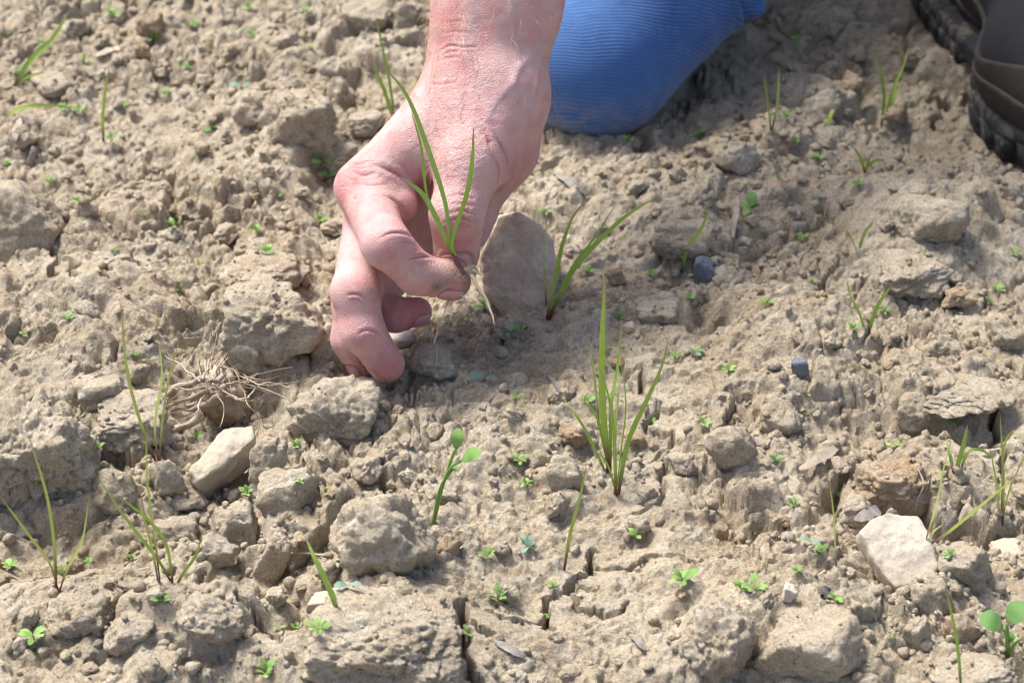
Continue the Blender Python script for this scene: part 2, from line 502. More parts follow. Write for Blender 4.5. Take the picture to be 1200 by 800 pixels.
# soil heaped up around the traced clods, so that they grow out of the ground
for (u, v, w, h, *_r) in HERO:
    MOUNDS.append((u, v + 0.16 * h, 0.72 * w, 0.50 * h, 0.000085 * min(w, 110)))
for (u, v, a, b, hgt) in MOUNDS:
    c = flat(u, v); px = (c - CAM) @ FWD / F
    sp_ = -(ray(u, v)[2]) / np.linalg.norm(ray(u, v))
    ra = a * px; rb = b * px / sp_
    wob = 0.22 * noise2(XX * 30, YY * 30, 77)
    q = ((XX - c[0]) / ra) ** 2 + ((YY - c[1]) / rb) ** 2
    H = H + hgt * np.exp(-np.clip(q * (1 + wob), 0, 20) * 1.1)

# smooth, crusted patches carry few crumbs
SMOOTH = [(110, 385, 140, 85), (450, 745, 95, 60), (700, 630, 170, 120), (600, 470, 130, 70), (1090, 290, 80, 60), (560, 700, 150, 110),
          (940, 740, 120, 70), (730, 400, 100, 80), (900, 440, 120, 60), (500, 640, 90, 60), (780, 480, 90, 90), (820, 680, 110, 70), (70, 690, 90, 50), (1060, 460, 60, 30)]
SM = np.zeros_like(H)
for (u, v, a, b) in SMOOTH:
    c = flat(u, v); px = (c - CAM) @ FWD / F; sp_ = -(ray(u, v)[2]) / np.linalg.norm(ray(u, v))
    q = ((XX - c[0]) / (a * px)) ** 2 + ((YY - c[1]) / (b * px / sp_)) ** 2
    SM = np.maximum(SM, np.exp(-q ** 1.5))
SM = np.clip(SM + 0.25 * noise2(XX * 40, YY * 40, 5), 0, 1)
BASE = H.copy()
WX = (0.004 * noise2(XX * 90, YY * 90, 41) + 0.0006 * noise2(XX * 200, YY * 200, 42) + 0.010 * noise2(XX * 30, YY * 30, 45)).astype(np.float32)
WY = (0.004 * noise2(XX * 90, YY * 90, 43) + 0.0006 * noise2(XX * 200, YY * 200, 44) + 0.010 * noise2(XX * 30, YY * 30, 46)).astype(np.float32)

def lumps(count, rlo, rhi, flatness, sink, smooth_keep, power=2.4, bias=2.0):
    """press irregular lumps into the sheet; every lump is an upper envelope so that creases stay sharp"""
    global H
    ny, nx = H.shape
    xs = rng.uniform(XD[0], XD[-1], count); ys = rng.uniform(YD[0], YD[-1], count)
    rs = rlo + (rhi - rlo) * rng.random(count) ** bias
    an = rng.uniform(0, math.pi, count); asp = rng.uniform(0.6, 1.0, count); tl = rng.normal(0, 0.22, (count, 2))
    fl = flatness * rng.uniform(0.7, 1.25, count); keep = rng.random(count); ph = rng.uniform(0, 6.28, count); kk = rng.integers(3, 6, count)
    for i in range(count):
        r = rs[i]; m = r * 1.25 + 0.6 * min(r, 0.012)
        i0 = max(int((xs[i] - m - XD[0]) / DX), 0); i1 = min(int((xs[i] + m - XD[0]) / DX) + 2, nx)
        j0 = max(int((ys[i] - m - YD[0]) / DY), 0); j1 = min(int((ys[i] + m - YD[0]) / DY) + 2, ny)
        if i1 - i0 < 2 or j1 - j0 < 2: continue
        jc, ic = (j0 + j1) // 2, (i0 + i1) // 2
        if keep[i] < SM[jc, ic] * (1 - smooth_keep): continue
        wsc = min(1.0, r / 0.012)
        dx = XX[j0:j1, i0:i1] + (WX[j0:j1, i0:i1] - WX[jc, ic]) * wsc - xs[i]
        dy = YY[j0:j1, i0:i1] + (WY[j0:j1, i0:i1] - WY[jc, ic]) * wsc - ys[i]
        c, s = math.cos(an[i]), math.sin(an[i])
        a = (dx * c + dy * s) / r; b = (-dx * s + dy * c) / (r * asp[i])
        q = np.sqrt(a * a + b * b)
        if r > 0.004:
            nk = 4 + kk[i] - 2
            po = q * 0.86
            for m_ in range(nk):
                th_ = ph[i] + m_ * 6.283 / nk + 0.5 * math.sin(ph[i] * 7 + m_ * 2.3)
                po = np.maximum(po, (a * math.cos(th_) + b * math.sin(th_)) / (0.72 + 0.14 * math.sin(m_ * 1.7 + ph[i] * 3)))
            q = po
        top = np.clip(1 - q ** power, 0, None) ** (1 / power)
        if r > 0.004:
            for m_ in range(3):
                th_ = ph[i] * 1.7 + m_ * 2.1
                top = np.minimum(top, 0.80 + 0.14 * math.sin(ph[i] + m_) - (0.55 + 0.25 * math.cos(ph[i] * 5 + m_)) * (a * math.cos(th_) + b * math.sin(th_)))
            top = np.maximum(top, 0)
        z = BASE[jc, ic] * 0.5 + H[jc, ic] * 0.5 + r * fl[i] * (top * (1 + tl[i, 0] * a + tl[i, 1] * b) - sink)
        w = H[j0:j1, i0:i1]
        np.copyto(w, np.maximum(w, z), where=q < 1)

# packed broken crust: cells that tilt and step against their neighbours, at several sizes
CREV = np.zeros_like(H)
def cells(size, hgt, tilt, crev, cwid, seed, mask, warp=1.0):
    global H, CREV
    f1, f2, ox, oy, h1, h2 = worley2((XX + WX * warp) / size, (YY + WY * warp) / size, seed)
    gap = sstep(0.0, cwid, f2 - f1)
    z = hgt * h1 + tilt * size * (ox * np.cos(h2 * 3.14) + oy * np.sin(h2 * 3.14)) + size * 0.22 * np.clip(0.45 - f1, -0.3, 0.45)
    H = H + mask * z * gap
    CREV = np.maximum(CREV, np.clip(mask * 1.3, 0, 1) * crev * (1 - sstep(0.0, cwid * 0.8, f2 - f1)))
rough_zone = np.clip(0.62 + 0.9 * fbm2(XX * 9 + 5, YY * 9, 3, 201) - 0.70 * SM, 0.05, 1.0)
rough2 = np.clip(0.55 + 1.2 * fbm2(XX * 17, YY * 17 + 3, 3, 203) - 0.62 * SM, 0.06, 1.0)
cells(0.052, 0.0055, 0.30, 0.0110, 0.075, 211, rough_zone)
cells(0.023, 0.0034, 0.30, 0.0070, 0.12, 221, rough2, 0.8)
H = H.astype(np.float32)
lumps(120, 0.014, 0.030, 0.50, 0.15, 0.15, 1.7)
cells(0.0105, 0.0017, 0.25, 0.0030, 0.20, 231, np.clip(rough2 + 0.1, 0, 1), 0.5)
H = H.astype(np.float32)
lumps(800, 0.006, 0.014, 0.58, 0.15, 0.14, 1.7)
H = H + 0.0012 * fbm2(XX * 110, YY * 110, 4, 61, 0.6)
cells(0.0052, 0.0007, 0.22, 0.0011, 0.30, 241, np.clip(rough2 + 0.25, 0, 1), 0.3)
H = H.astype(np.float32)
lumps(2600, 0.0026, 0.0060, 0.62, 0.2, 0.16, 1.8)
lumps(13000, 0.0012, 0.0026, 0.75, 0.25, 0.22, 2.0)
# rough grain, and shallow pits where crumbs have broken out
rg_ = 1 - np.abs(fbm2(XX * 95, YY * 95, 4, 67, 0.62)) * 2
H = H + 0.0016 * rg_ * (1 - 0.55 * SM) + 0.0009 * fbm2(XX * 420, YY * 420, 2, 63, 0.75) - 0.0022 * np.clip(fbm2(XX * 150, YY * 150, 3, 91) - 0.08, 0, 1) * 3.0 * (1 - 0.5 * SM)
# crust flakes on the smooth plates: terraced edges
fl_ = fbm2(XX * 60, YY * 95, 4, 71, 0.55)
H = H + SM * 0.0022 * (sstep(-0.02, 0.02, fl_) + sstep(0.2, 0.23, fl_) + sstep(-0.25, -0.22, fl_))

def soften(A, k):
    for _ in range(k):
        A = A.copy(); A[1:-1] = 0.25 * A[:-2] + 0.5 * A[1:-1] + 0.25 * A[2:]; A[:, 1:-1] = 0.25 * A[:, :-2] + 0.5 * A[:, 1:-1] + 0.25 * A[:, 2:]
    return A
gyh, gxh = np.gradient(H, DY, DX)
steep = soften(sstep(1.0, 2.0, np.hypot(gxh, gyh)), 2)
H = H * (1 - steep) + soften(H, 8) * steep
H = H + steep * 0.0012 * fbm2(XX * 260, YY * 200, 2, 171, 0.6)
CRACKS = [  # (width px, depth m, polyline in photo pixels)
    (5, .016, [(697, 622), (690, 640), (684, 660), (664, 682), (640, 712)]),
    (6, .018, [(546, 716), (541, 740), (543, 770), (540, 815)]),
    (3, .010, [(640, 712), (600, 728), (560, 720), (546, 716)]),
    (4, .012, [(784, 522), (776, 548), (777, 565), (762, 582)]),
    (3, .010, [(784, 522), (790, 500), (772, 470), (752, 447), (746, 430)]),
    (4, .013, [(160, 672), (130, 700), (126, 738), (104, 778)]),
    (4, .012, [(146, 680), (158, 695), (162, 716)]),
    (7, .016, [(58, 300), (72, 318), (84, 342), (102, 352), (126, 360)]),
    (4, .012, [(128, 322), (140, 330), (150, 318), (165, 322)]),
    (5, .016, [(1170, 455), (1174, 480), (1180, 512), (1176, 530)]),
    (4, .010, [(85, 668), (40, 672), (0, 668)]),
    (3, .010, [(300, 735), (320, 745), (330, 770)]),
    (3, .009, [(860, 120), (880, 160), (872, 190)]),
    (3, .010, [(1120, 610), (1140, 640), (1128, 660)]),
    (3, .008, [(420, 540), (455, 552), (470, 575)]),
    (3, .009, [(664, 682), (690, 700), (730, 705)]),
    (5, .012, [(190, 255), (215, 262), (250, 268)]),
    (3, .008, [(690, 640), (720, 650), (760, 640), (800, 655)]),
]
_jr = np.random.default_rng(5)
def jag(q, levels=3):
    for k in range(levels):
        out = [q[0]]
        for a_, b_ in zip(q[:-1], q[1:]):
            d_ = b_ - a_; m_ = (a_ + b_) / 2 + np.array([-d_[1], d_[0]]) * _jr.normal(0, 0.20)
            out += [m_, b_]
        q = np.array(out)
    return q
# branches
for (wpx, dep, pl) in list(CRACKS):
    for k in range(2):
        i_ = int(_jr.integers(0, len(pl))); u_, v_ = pl[i_]; a_ = _jr.uniform(0, 6.28); l_ = _jr.uniform(18, 40)
        CRACKS.append((2.4, dep * 0.6, [(u_, v_), (u_ + l_ * math.cos(a_), v_ + 0.6 * l_ * math.sin(a_))]))
HS = soften(H, 14)
CUT = np.zeros_like(H)
cw = 0.0007 * noise2(XX * 160, YY * 160, 81) + 0.0007 * noise2(XX * 420, YY * 420, 82)
cw2 = 0.0007 * noise2(XX * 160, YY * 160, 83) + 0.0007 * noise2(XX * 420, YY * 420, 84)
for (wpx, dep, pl) in CRACKS:
    pts = np.array([flat(u, v, 0.008)[:2] for (u, v) in pl])
    pts = jag(pts)
    lo = pts.min(0) - 0.01; hi = pts.max(0) + 0.01
    i0, i1 = np.searchsorted(XD, [lo[0], hi[0]]); j0, j1 = np.searchsorted(YD, [lo[1], hi[1]])
    if i1 <= i0 or j1 <= j0: continue
    X_ = XX[j0:j1, i0:i1] + cw[j0:j1, i0:i1]; Y_ = YY[j0:j1, i0:i1] + cw2[j0:j1, i0:i1]
    best = np.full(X_.shape, 9.0, dtype=np.float32)
    for a, b in zip(pts[:-1], pts[1:]):
        d = b - a; L2 = d @ d
        t = np.clip(((X_ - a[0]) * d[0] + (Y_ - a[1]) * d[1]) / L2, 0, 1)
        best = np.minimum(best, np.hypot(X_ - a[0] - t * d[0], Y_ - a[1] - t * d[1]))
    hw = (wpx * 0.00044 * 0.42 + 0.00035) * (1 + 0.35 * noise2(X_ * 120, Y_ * 120, 85))
    near_ = (1 - sstep(0.004, 0.011, best)) * min(wpx / 5, 1) * 0.85
    H[j0:j1, i0:i1] = H[j0:j1, i0:i1] * (1 - near_) + (HS[j0:j1, i0:i1] + 0.0006 * noise2(X_ * 300, Y_ * 300, 88)) * near_
    CUT[j0:j1, i0:i1] = np.maximum(CUT[j0:j1, i0:i1], 1.4 * dep * (1 - sstep(hw * 0.7, hw * 1.3, best)))

crev_on = sstep(-0.15, 0.15, noise2(XX * 24, YY * 24, 405))
H = (H - np.maximum(CUT, CREV * crev_on)).astype(np.float32)
def hz(x, y):
    fx = np.clip((np.asarray(x) - XD[0]) / DX, 0, len(XD) - 2); fy = np.clip((np.asarray(y) - YD[0]) / DY, 0, len(YD) - 2)
    i = fx.astype(int); j = fy.astype(int); a = fx - i; b = fy - j
    return (H[j, i] * (1 - a) + H[j, i + 1] * a) * (1 - b) + (H[j + 1, i] * (1 - a) + H[j + 1, i + 1] * a) * b

_D = np.linspace(0.9, 1.9, 2500)
def gp(u, v, lift=0.0):
    """first point of the ground seen at a photo pixel"""
    d = ray(u, v); pts = CAM + _D[:, None] * d
    k = np.argmax(pts[:, 2] < hz(pts[:, 0], pts[:, 1]) + lift)
    return pts[k]

# assemble the whole sheet
nxA, nyA = len(XA), len(YA)
XXA, YYA = np.meshgrid(XA, YA)
HA = np.zeros((nyA, nxA), dtype=np.float32)
ox, oy = len(gxn), len(gyn)
far = terrain(np.clip(XXA, -60, 60), np.clip(YYA, -60, 60)) + 0.006 * fbm2(XXA * 60, YYA * 60, 3, 51)
ej = np.clip(np.arange(nyA) - oy, 0, len(YD) - 1); ei = np.clip(np.arange(nxA) - ox, 0, len(XD) - 1)
edge = H[ej][:, ei]
dist = np.hypot(np.clip(np.maximum(XD[0] - XXA, XXA - XD[-1]), 0, None), np.clip(np.maximum(YD[0] - YYA, YYA - YD[-1]), 0, None))
w_ = sstep(0.0, 0.10, dist)
HA = edge * (1 - w_) + far * w_
Vg = np.stack([XXA, YYA, HA], axis=-1).reshape(-1, 3)
jj, ii = np.meshgrid(np.arange(nyA - 1), np.arange(nxA - 1), indexing='ij')
q0 = (jj * nxA + ii).ravel()
Fg = np.stack([q0, q0 + 1, q0 + 1 + nxA, q0 + nxA], axis=1)
# walls are not perfectly upright: push vertices sideways so that faces bulge and undercut
dn = (np.abs(Vg[:, 0]) < 0.43) & (Vg[:, 1] > -0.32) & (Vg[:, 1] < 0.52)
vq = Vg[dn] * np.array([1, 1, 1.6])
Vg[dn, 0] += 0.0010 * noise3(vq * 150, 301) + 0.0005 * noise3(vq * 420, 302)
Vg[dn, 1] += 0.0010 * noise3(vq * 150, 303) + 0.0005 * noise3(vq * 420, 304)
ground = obj('ground', mesh_np('ground', Vg, Fg), SOIL)
tag(ground, 'dry cracked tan field soil with crumbs and crust', 'soil', kind='structure')
del XXA, YYA, HA, far, edge, dist, w_, Vg, Fg
# ------------------------------------------------------------------ solid modelling: smooth unions of tapered capsules, meshed with surface nets
def capd(p, a, b, r1, r2, sq=None):
    """distance to a tapered capsule; sq = (axis, factor) flattens it along an axis"""
    a = np.asarray(a, dtype=np.float32); b = np.asarray(b, dtype=np.float32)
    ba = b - a; pa = p - a
    t = np.clip((pa @ ba) / (ba @ ba + 1e-12), 0, 1)
    q = pa - t[..., None] * ba
    if sq is not None:
        ax, f = np.asarray(sq[0], dtype=np.float32), sq[1]
        k = q @ ax
        q = q + ((1 / f - 1) * k)[..., None] * ax
    return np.sqrt((q * q).sum(-1)) - (r1 + (r2 - r1) * t)

def smin(a, b, k):
    h = np.clip(0.5 + 0.5 * (b - a) / k, 0, 1)
    return b + (a - b) * h - k * h * (1 - h)

def surface_net(f, lo, hi, h):
    n = np.ceil((np.asarray(hi) - lo) / h).astype(int) + 1
    ax = [lo[i] + h * np.arange(n[i]) for i in range(3)]
    val = np.empty(n, dtype=np.float32)
    B = 12; half = 0.5 * B * h * 1.7321 * 1.25 + h
    blocks = [(i, j, k) for i in range(0, n[0], B) for j in range(0, n[1], B) for k in range(0, n[2], B)]
    cen = np.array([[lo[0] + (i + B / 2) * h, lo[1] + (j + B / 2) * h, lo[2] + (k + B / 2) * h] for i, j, k in blocks], dtype=np.float32)
    fc = f(cen)
    for (i, j, k), v0 in zip(blocks, fc):
        if abs(v0) > half:
            val[i:i + B, j:j + B, k:k + B] = v0
        else:
            g = np.stack(np.meshgrid(ax[0][i:i + B], ax[1][j:j + B], ax[2][k:k + B], indexing='ij'), axis=-1).astype(np.float32)
            val[i:i + B, j:j + B, k:k + B] = f(g)
    s = val < 0
    c = np.zeros(tuple(n - 1), dtype=np.int8)
    for d in np.ndindex(2, 2, 2):
        c += s[d[0]:n[0] - 1 + d[0], d[1]:n[1] - 1 + d[1], d[2]:n[2] - 1 + d[2]]
    idx = np.argwhere((c > 0) & (c < 8))
    vid = np.full(tuple(n - 1), -1, dtype=np.int64)
    vid[tuple(idx.T)] = np.arange(len(idx))
    V = lo + (idx + 0.5) * h
    quads = []
    for a in range(3):
        b, cc = (a + 1) % 3, (a + 2) % 3
        sl0 = [slice(1, n[i] - 1) for i in range(3)]; sl1 = list(sl0)
        sl0[a] = slice(0, n[a] - 1); sl1[a] = slice(1, n[a])
        s0, s1 = s[tuple(sl0)], s[tuple(sl1)]
        for sign in (0, 1):
            e = np.argwhere((s0 & ~s1) if sign == 0 else (~s0 & s1))
            off = np.ones(3, dtype=int); off[a] = 0
            e = e + off
            def at(db, dc):
                k = e.copy(); k[:, b] -= db; k[:, cc] -= dc
                return vid[tuple(k.T)]
            q = np.stack([at(1, 1), at(0, 1), at(0, 0), at(1, 0)], axis=1)
            if sign: q = q[:, ::-1]
            quads.append(q)
    return V.astype(np.float32), np.vstack(quads)

_TET = np.array([(1, -1, -1), (-1, -1, 1), (-1, 1, -1), (1, 1, 1)], dtype=np.float32)
def grad(f, p, e):
    g = 0
    for k in _TET: g = g + k * f(p + k * np.float32(e))[:, None]
    return g / (np.linalg.norm(g, axis=-1)[:, None] + 1e-9), g / (4 * e)

def project(f, V, e, it=3):
    for _ in range(it):
        _, g = grad(f, V, e)
        d = f(V)
        V = V - np.clip(d / ((g * g).sum(-1) + 1e-6), -3 * e, 3 * e)[:, None] * g
    return V

def relax(V, Q, it=2, lam=0.5):
    for _ in range(it):
        acc = np.zeros_like(V, dtype=np.float64); cnt = np.zeros(len(V))
        for k in range(4):
            for m in (1, 3):
                np.add.at(acc, Q[:, k], V[Q[:, (k + m) % 4]]); np.add.at(cnt, Q[:, k], 1)
        V = V + lam * (acc / np.maximum(cnt, 1)[:, None] - V)
    return V.astype(np.float32)

def subdivide(V, Q):
    e = np.sort(np.concatenate([Q[:, [0, 1]], Q[:, [1, 2]], Q[:, [2, 3]], Q[:, [3, 0]]]), axis=1)
    key = e[:, 0] * (len(V) + 1) + e[:, 1]
    uq, first, inv = np.unique(key, return_index=True, return_inverse=True)
    ue = e[first]
    m = len(Q); nv = len(V)
    Vn = np.vstack([V, (V[ue[:, 0]] + V[ue[:, 1]]) / 2, V[Q].mean(1)])
    E = nv + inv.reshape(4, m).T
    C = nv + len(ue) + np.arange(m)
    Qn = np.vstack([np.stack([Q[:, k], E[:, k], C, E[:, (k + 3) % 4]], axis=1) for k in range(4)])
    return Vn.astype(np.float32), Qn

def solid(f, lo, hi, h, levels=1):
    V, Q = surface_net(f, np.asarray(lo, dtype=float), np.asarray(hi, dtype=float), h)
    V = project(f, relax(V, Q, 2), h * 0.4, 3)
    V = relax(V, Q, 1, 0.4); V = project(f, V, h * 0.4, 2)
    for k in range(levels):
        V, Q = subdivide(V, Q)
        V = project(f, V, h * 0.25, 1)
    return V, Q

# ------------------------------------------------------------------ the hand
def camdir(x, y, z):
    """direction from picture-right, picture-up and towards-the-camera components"""
    d = x * RIGHT + y * UP - z * FWD
    return d / np.linalg.norm(d)

J = {
    'elbow': P(607, -470, 1.262), 'fore': P(588, -120, 1.235), 'fore0': P(583, 0, 1.228), 'wrist': P(573, 84, 1.224),
    'i0': P(426, 220, 1.207), 'i1': P(452, 286, 1.174), 'i2': P(489, 321, 1.184), 'i3': P(530, 329, 1.191),
    'm0': P(433, 258, 1.224), 'm1': P(416, 343, 1.190), 'm2': P(425, 388, 1.190), 'm3': P(454, 427, 1.199),
    'r0': P(446, 292, 1.240), 'r1': P(416, 352, 1.211), 'r2': P(411, 398, 1.212), 'r3': P(426, 429, 1.219),
    'p0': P(466, 314, 1.254), 'p1': P(437, 356, 1.230), 'p2': P(462, 369, 1.226), 'p3': P(489, 365, 1.232),
    't0': P(588, 108, 1.215), 't1': P(551, 188, 1.202), 't2': P(535, 252, 1.193), 't3': P(535, 296, 1.205),
}
mm = 0.001
def hand_sdf(p):
    c = lambda a, b, r1, r2, sq=None: capd(p, J[a] if isinstance(a, str) else a, J[b] if isinstance(b, str) else b, r1 * mm, r2 * mm, sq)
    side = camdir(0, 0, 1)
    # forearm and wrist
    f = c('fore', 'elbow', 37, 46)
    f = smin(f, c('fore0', 'fore', 29.5, 37), 0.02)
    f = smin(f, c('wrist', 'fore0', 25, 29.5), 0.02)
    f = smin(f, c(P(560, 70, 1.222), P(553, 40, 1.223), 18, 18), 0.01)
    # metacarpals
    palm = c(P(556, 104, 1.222), 'i0', 21, 13.2)
    palm = smin(palm, c(P(560, 110, 1.232), 'm0', 20, 13.5), 0.012)
    palm = smin(palm, c(P(572, 118, 1.242), 'r0', 20, 13), 0.012)
    palm = smin(palm, c(P(584, 122, 1.250), 'p0', 19, 12.5), 0.012)
    # heel of the palm that shows behind the thumb
    palm = smin(palm, c(P(590, 125, 1.236), P(588, 175, 1.240), 20, 17), 0.012)
    palm = smin(palm, c(P(588, 175, 1.240), P(540, 262, 1.246), 16, 13), 0.012)
    palm = smin(palm, c(P(500, 250, 1.246), P(540, 262, 1.246), 13, 13), 0.012)
    f = smin(f, palm, 0.022)
    # thumb: thenar, shaft, flattened tip
    th = c('t0', 't1', 20.5, 17.0)
    th = smin(th, c('t1', 't2', 17.0, 12.6), 0.008)
    th = smin(th, c('t2', 't3', 12.8, 11.6), 0.006)
    th = smin(th, c(P(600, 130, 1.222), P(585, 190, 1.220), 15, 12), 0.012)
    # web between thumb and index metacarpal
    web = c(P(545, 140, 1.210), P(500, 178, 1.214), 15, 9)
    f = smin(f, smin(th, web, 0.012), 0.010)
    # index, with the fleshy folds at its root
    ix = c('i0', 'i1', 13.2, 11.4)
    ix = smin(ix, c(P(446, 206, 1.212), P(466, 240, 1.204), 12.5, 10.0), 0.007)
    ix = smin(ix, c('i1', 'i2', 11.5, 10.2), 0.004)
    ix = smin(ix, c('i2', 'i3', 10.0, 9.4), 0.003)
    f = smin(f, ix, 0.007)
    md = smin(c('m0', 'm1', 12.6, 11.4), smin(c('m1', 'm2', 11.4, 9.9), c('m2', 'm3', 10.2, 8.9), 0.005), 0.005)
    f = smin(f, md, 0.003)
    rg = smin(c('r0', 'r1', 12, 10.8), smin(c('r1', 'r2', 10.8, 9.2), c('r2', 'r3', 9.2, 7.8), 0.005), 0.005)
    f = smin(f, rg, 0.0015)
    pk = smin(c('p0', 'p1', 11, 9.4), smin(c('p1', 'p2', 9.4, 8.4), c('p2', 'p3', 8.4, 7.4), 0.004), 0.004)
    f = smin(f, pk, 0.0015)
    return f

pts = np.array([J[k] for k in J])
lo = pts.min(0) - 0.03; hi = pts.max(0) + 0.03
# leave the elbow end inside the sleeve
lo = np.minimum(lo, 9); hi[2] = J['fore'][2] + 0.10
HV, HQ = solid(hand_sdf, lo, hi, 0.0028, 2)
HN, _ = grad(hand_sdf, HV, 0.0004)

bvh = BVHTree.FromPolygons([tuple(v) for v in HV.tolist()], HQ.tolist())
def on_hand(u, v):
    loc, nor, i, d = bvh.ray_cast(Vector(CAM), Vector(ray(u, v)).normalized())
    return np.array(loc) if loc is not None else None
def hand_line(pl, n=16):
    s = spline(np.array(pl, dtype=float), n)
    r = [on_hand(u, v) for u, v in s]
    r = [x for x in r if x is not None]
    # drop jumps between different fingers
    out = [r[0]] if r else []
    for x in r[1:]:
        if np.linalg.norm(x - out[-1]) < 0.012: out.append(x)
    return np.array(out)
def line_dist(V, L, along=False):
    best = np.full(len(V), 1.0, dtype=np.float32); al = np.zeros(len(V), dtype=np.float32)
    near = np.where(((V > L.min(0) - 0.012) & (V < L.max(0) + 0.012)).all(1))[0]
    best[near], al[near] = _ld(V[near], L)
    return (best, al) if along else best
def _ld(V, L):
    best = np.full(len(V), 1.0, dtype=np.float32); al = np.zeros(len(V))
    for k, (a, b) in enumerate(zip(L[:-1], L[1:])):
        d = b - a; t = np.clip(((V - a) @ d) / (d @ d + 1e-12), 0, 1)
        e = np.linalg.norm(V - a - t[:, None] * d, axis=1); m = e < best
        best = np.where(m, e, best); al = np.where(m, (k + t) / (len(L) - 1), al)
    return best, al

CREASE = [  # (depth mm, width mm, polyline)
    (1.3, 0.9, [(446, 279), (459, 273), (474, 274), (486, 281)]),
    (1.3, 0.9, [(477, 308), (486, 302), (502, 301), (514, 305)]),
    (0.45, 0.6, [(462, 287), (474, 284), (486, 289)]),
    (1.6, 1.3, [(438, 193), (455, 199), (471, 207), (482, 216)]),
    (1.0, 1.1, [(412, 201), (426, 205), (441, 203)]),
    (0.8, 1.0, [(420, 216), (438, 217), (456, 215)]),
    (1.5, 1.3, [(446, 228), (459, 233), (469, 243), (478, 257)]),
    (0.8, 1.0, [(471, 193), (485, 210), (496, 221)]),
    (0.6, 0.8, [(408, 190), (420, 192), (436, 188)]),
    (0.5, 0.7, [(402, 205), (412, 211), (424, 209)]),
    (1.0, 0.8, [(513, 62), (527, 54), (542, 56), (559, 55)]),
    (0.6, 0.7, [(520, 63), (536, 60), (553, 61)]),
    (0.5, 0.7, [(514, 72), (526, 68), (540, 68)]),
    (0.45, 0.8, [(500, 98), (517, 99), (540, 95)]),
    (0.4, 0.8, [(515, 40), (535, 37), (552, 40)]),
    (0.35, 0.8, [(516, 28), (535, 25), (550, 28)]),
    (1.0, 1.2, [(578, 156), (588, 172), (595, 190), (594, 204)]),
    (1.1, 1.2, [(576, 180), (584, 194), (585, 208), (580, 226)]),
    (0.6, 1.0, [(565, 150), (573, 165), (575, 180)]),
    (0.7, 0.8, [(522, 252), (540, 247), (558, 252)]),
    (0.8, 0.8, [(518, 262), (540, 256), (561, 264)]),
    (0.55, 0.7, [(522, 270), (542, 266), (560, 271)]),
    (0.45, 0.7, [(520, 242), (540, 238), (560, 242)]),
    (0.4, 0.7, [(522, 232), (540, 228), (558, 235)]),
    (1.0, 0.8, [(418, 393), (428, 387), (440, 389), (451, 397)]),
    (0.8, 0.8, [(404, 346), (419, 345), (431, 352)]),
    (0.4, 0.6, [(407, 352), (418, 351), (428, 357)]),
]
disp = np.zeros(len(HV), dtype=np.float32)
flush = np.zeros(len(HV), dtype=np.float32)
for dep, wid, pl in CREASE:
    L = hand_line(pl)
    if len(L) < 2: continue
    d, al_ = line_dist(HV, L, True)
    d = d / (wid * mm * 0.5); d = d * (1 + 0.25 * noise3(HV.astype(float) * 900, 77))
    fade = np.clip(np.sin(np.pi * np.clip(al_, 0.02, 0.98)), 0, 1) ** 0.7
    disp += fade * dep * mm * (-0.42 * np.exp(-d * d) - 0.22 * np.exp(-(d / 3) ** 2) + 0.26 * np.exp(-((d - 4.0) / 2.4) ** 2))
    flush = np.maximum(flush, fade * 0.6 * np.exp(-(d / 2.0) ** 2))
VEIN = [(0.9, 2.4, [(640, 55), (626, 64), (609, 79), (602, 97), (611, 116)]), (0.5, 2.0, [(600, 0), (604, 40), (609, 79)]),
        (0.5, 2.2, [(602, 97), (580, 120), (570, 140)]), (0.5, 1.8, [(627, 10), (632, 40), (632, 80), (622, 130)]),
        (0.45, 3.0, [(548, 70), (552, 30), (556, 0)])]
vein = np.zeros(len(HV), dtype=np.float32)
for dep, wid, pl in VEIN:
    L = hand_line(pl)
    if len(L) < 2: continue
    d = line_dist(HV, L) / (wid * mm)
    disp += dep * mm * np.exp(-d * d); vein = np.maximum(vein, np.exp(-d * d))
# soft irregular flesh, loose wrinkled skin over the thumb base and the knuckle
hv = HV.astype(np.float64)
disp += 0.0006 * fbm3(hv * 60, 3, 3)
def spot(u, v, rad):
    c = on_hand(u, v)
    return np.exp(-(np.linalg.norm(HV - c, axis=1) / rad) ** 2) if c is not None else np.zeros(len(HV))
loose = np.clip(spot(535, 150, 0.026) + spot(550, 205, 0.018) + 0.9 * spot(540, 245, 0.012) + 0.8 * spot(420, 205, 0.014) + 0.5 * spot(530, 40, 0.02), 0, 1)
e1 = camdir(0.55, -0.8, 0.2); e2 = camdir(0.8, 0.55, 0)
wr = noise3(np.stack([hv @ e1 * 330, hv @ e2 * 900, hv @ FWD * 300], -1), 5)
wr2 = noise3(np.stack([hv @ e1 * 900, hv @ e2 * 420, hv @ FWD * 400], -1), 6)
disp += (loose * 0.00032 * (-np.abs(wr) * 1.2 - np.abs(wr2) * 0.8 + 0.8)).astype(np.float32)
NAILS = [('t2', 't3', camdir(0.04, 0.22, 0.97), .0084, .0135, .0062, .0116), ('i2', 'i3', camdir(0.10, -0.95, 0.30), .0062, .0120, .0046, .0094),
         ('m2', 'm3', camdir(-0.86, -0.46, 0.10), .0062, .0115, .0046, .0089), ('r2', 'r3', camdir(-0.75, -0.30, 0.60), .0058, .0110, .0046, .0078),
         ('p2', 'p3', camdir(-0.05, -0.80, 0.60), .0052, .0095, .0040, .0074)]
nailrim = np.zeros(len(HV), dtype=np.float32)
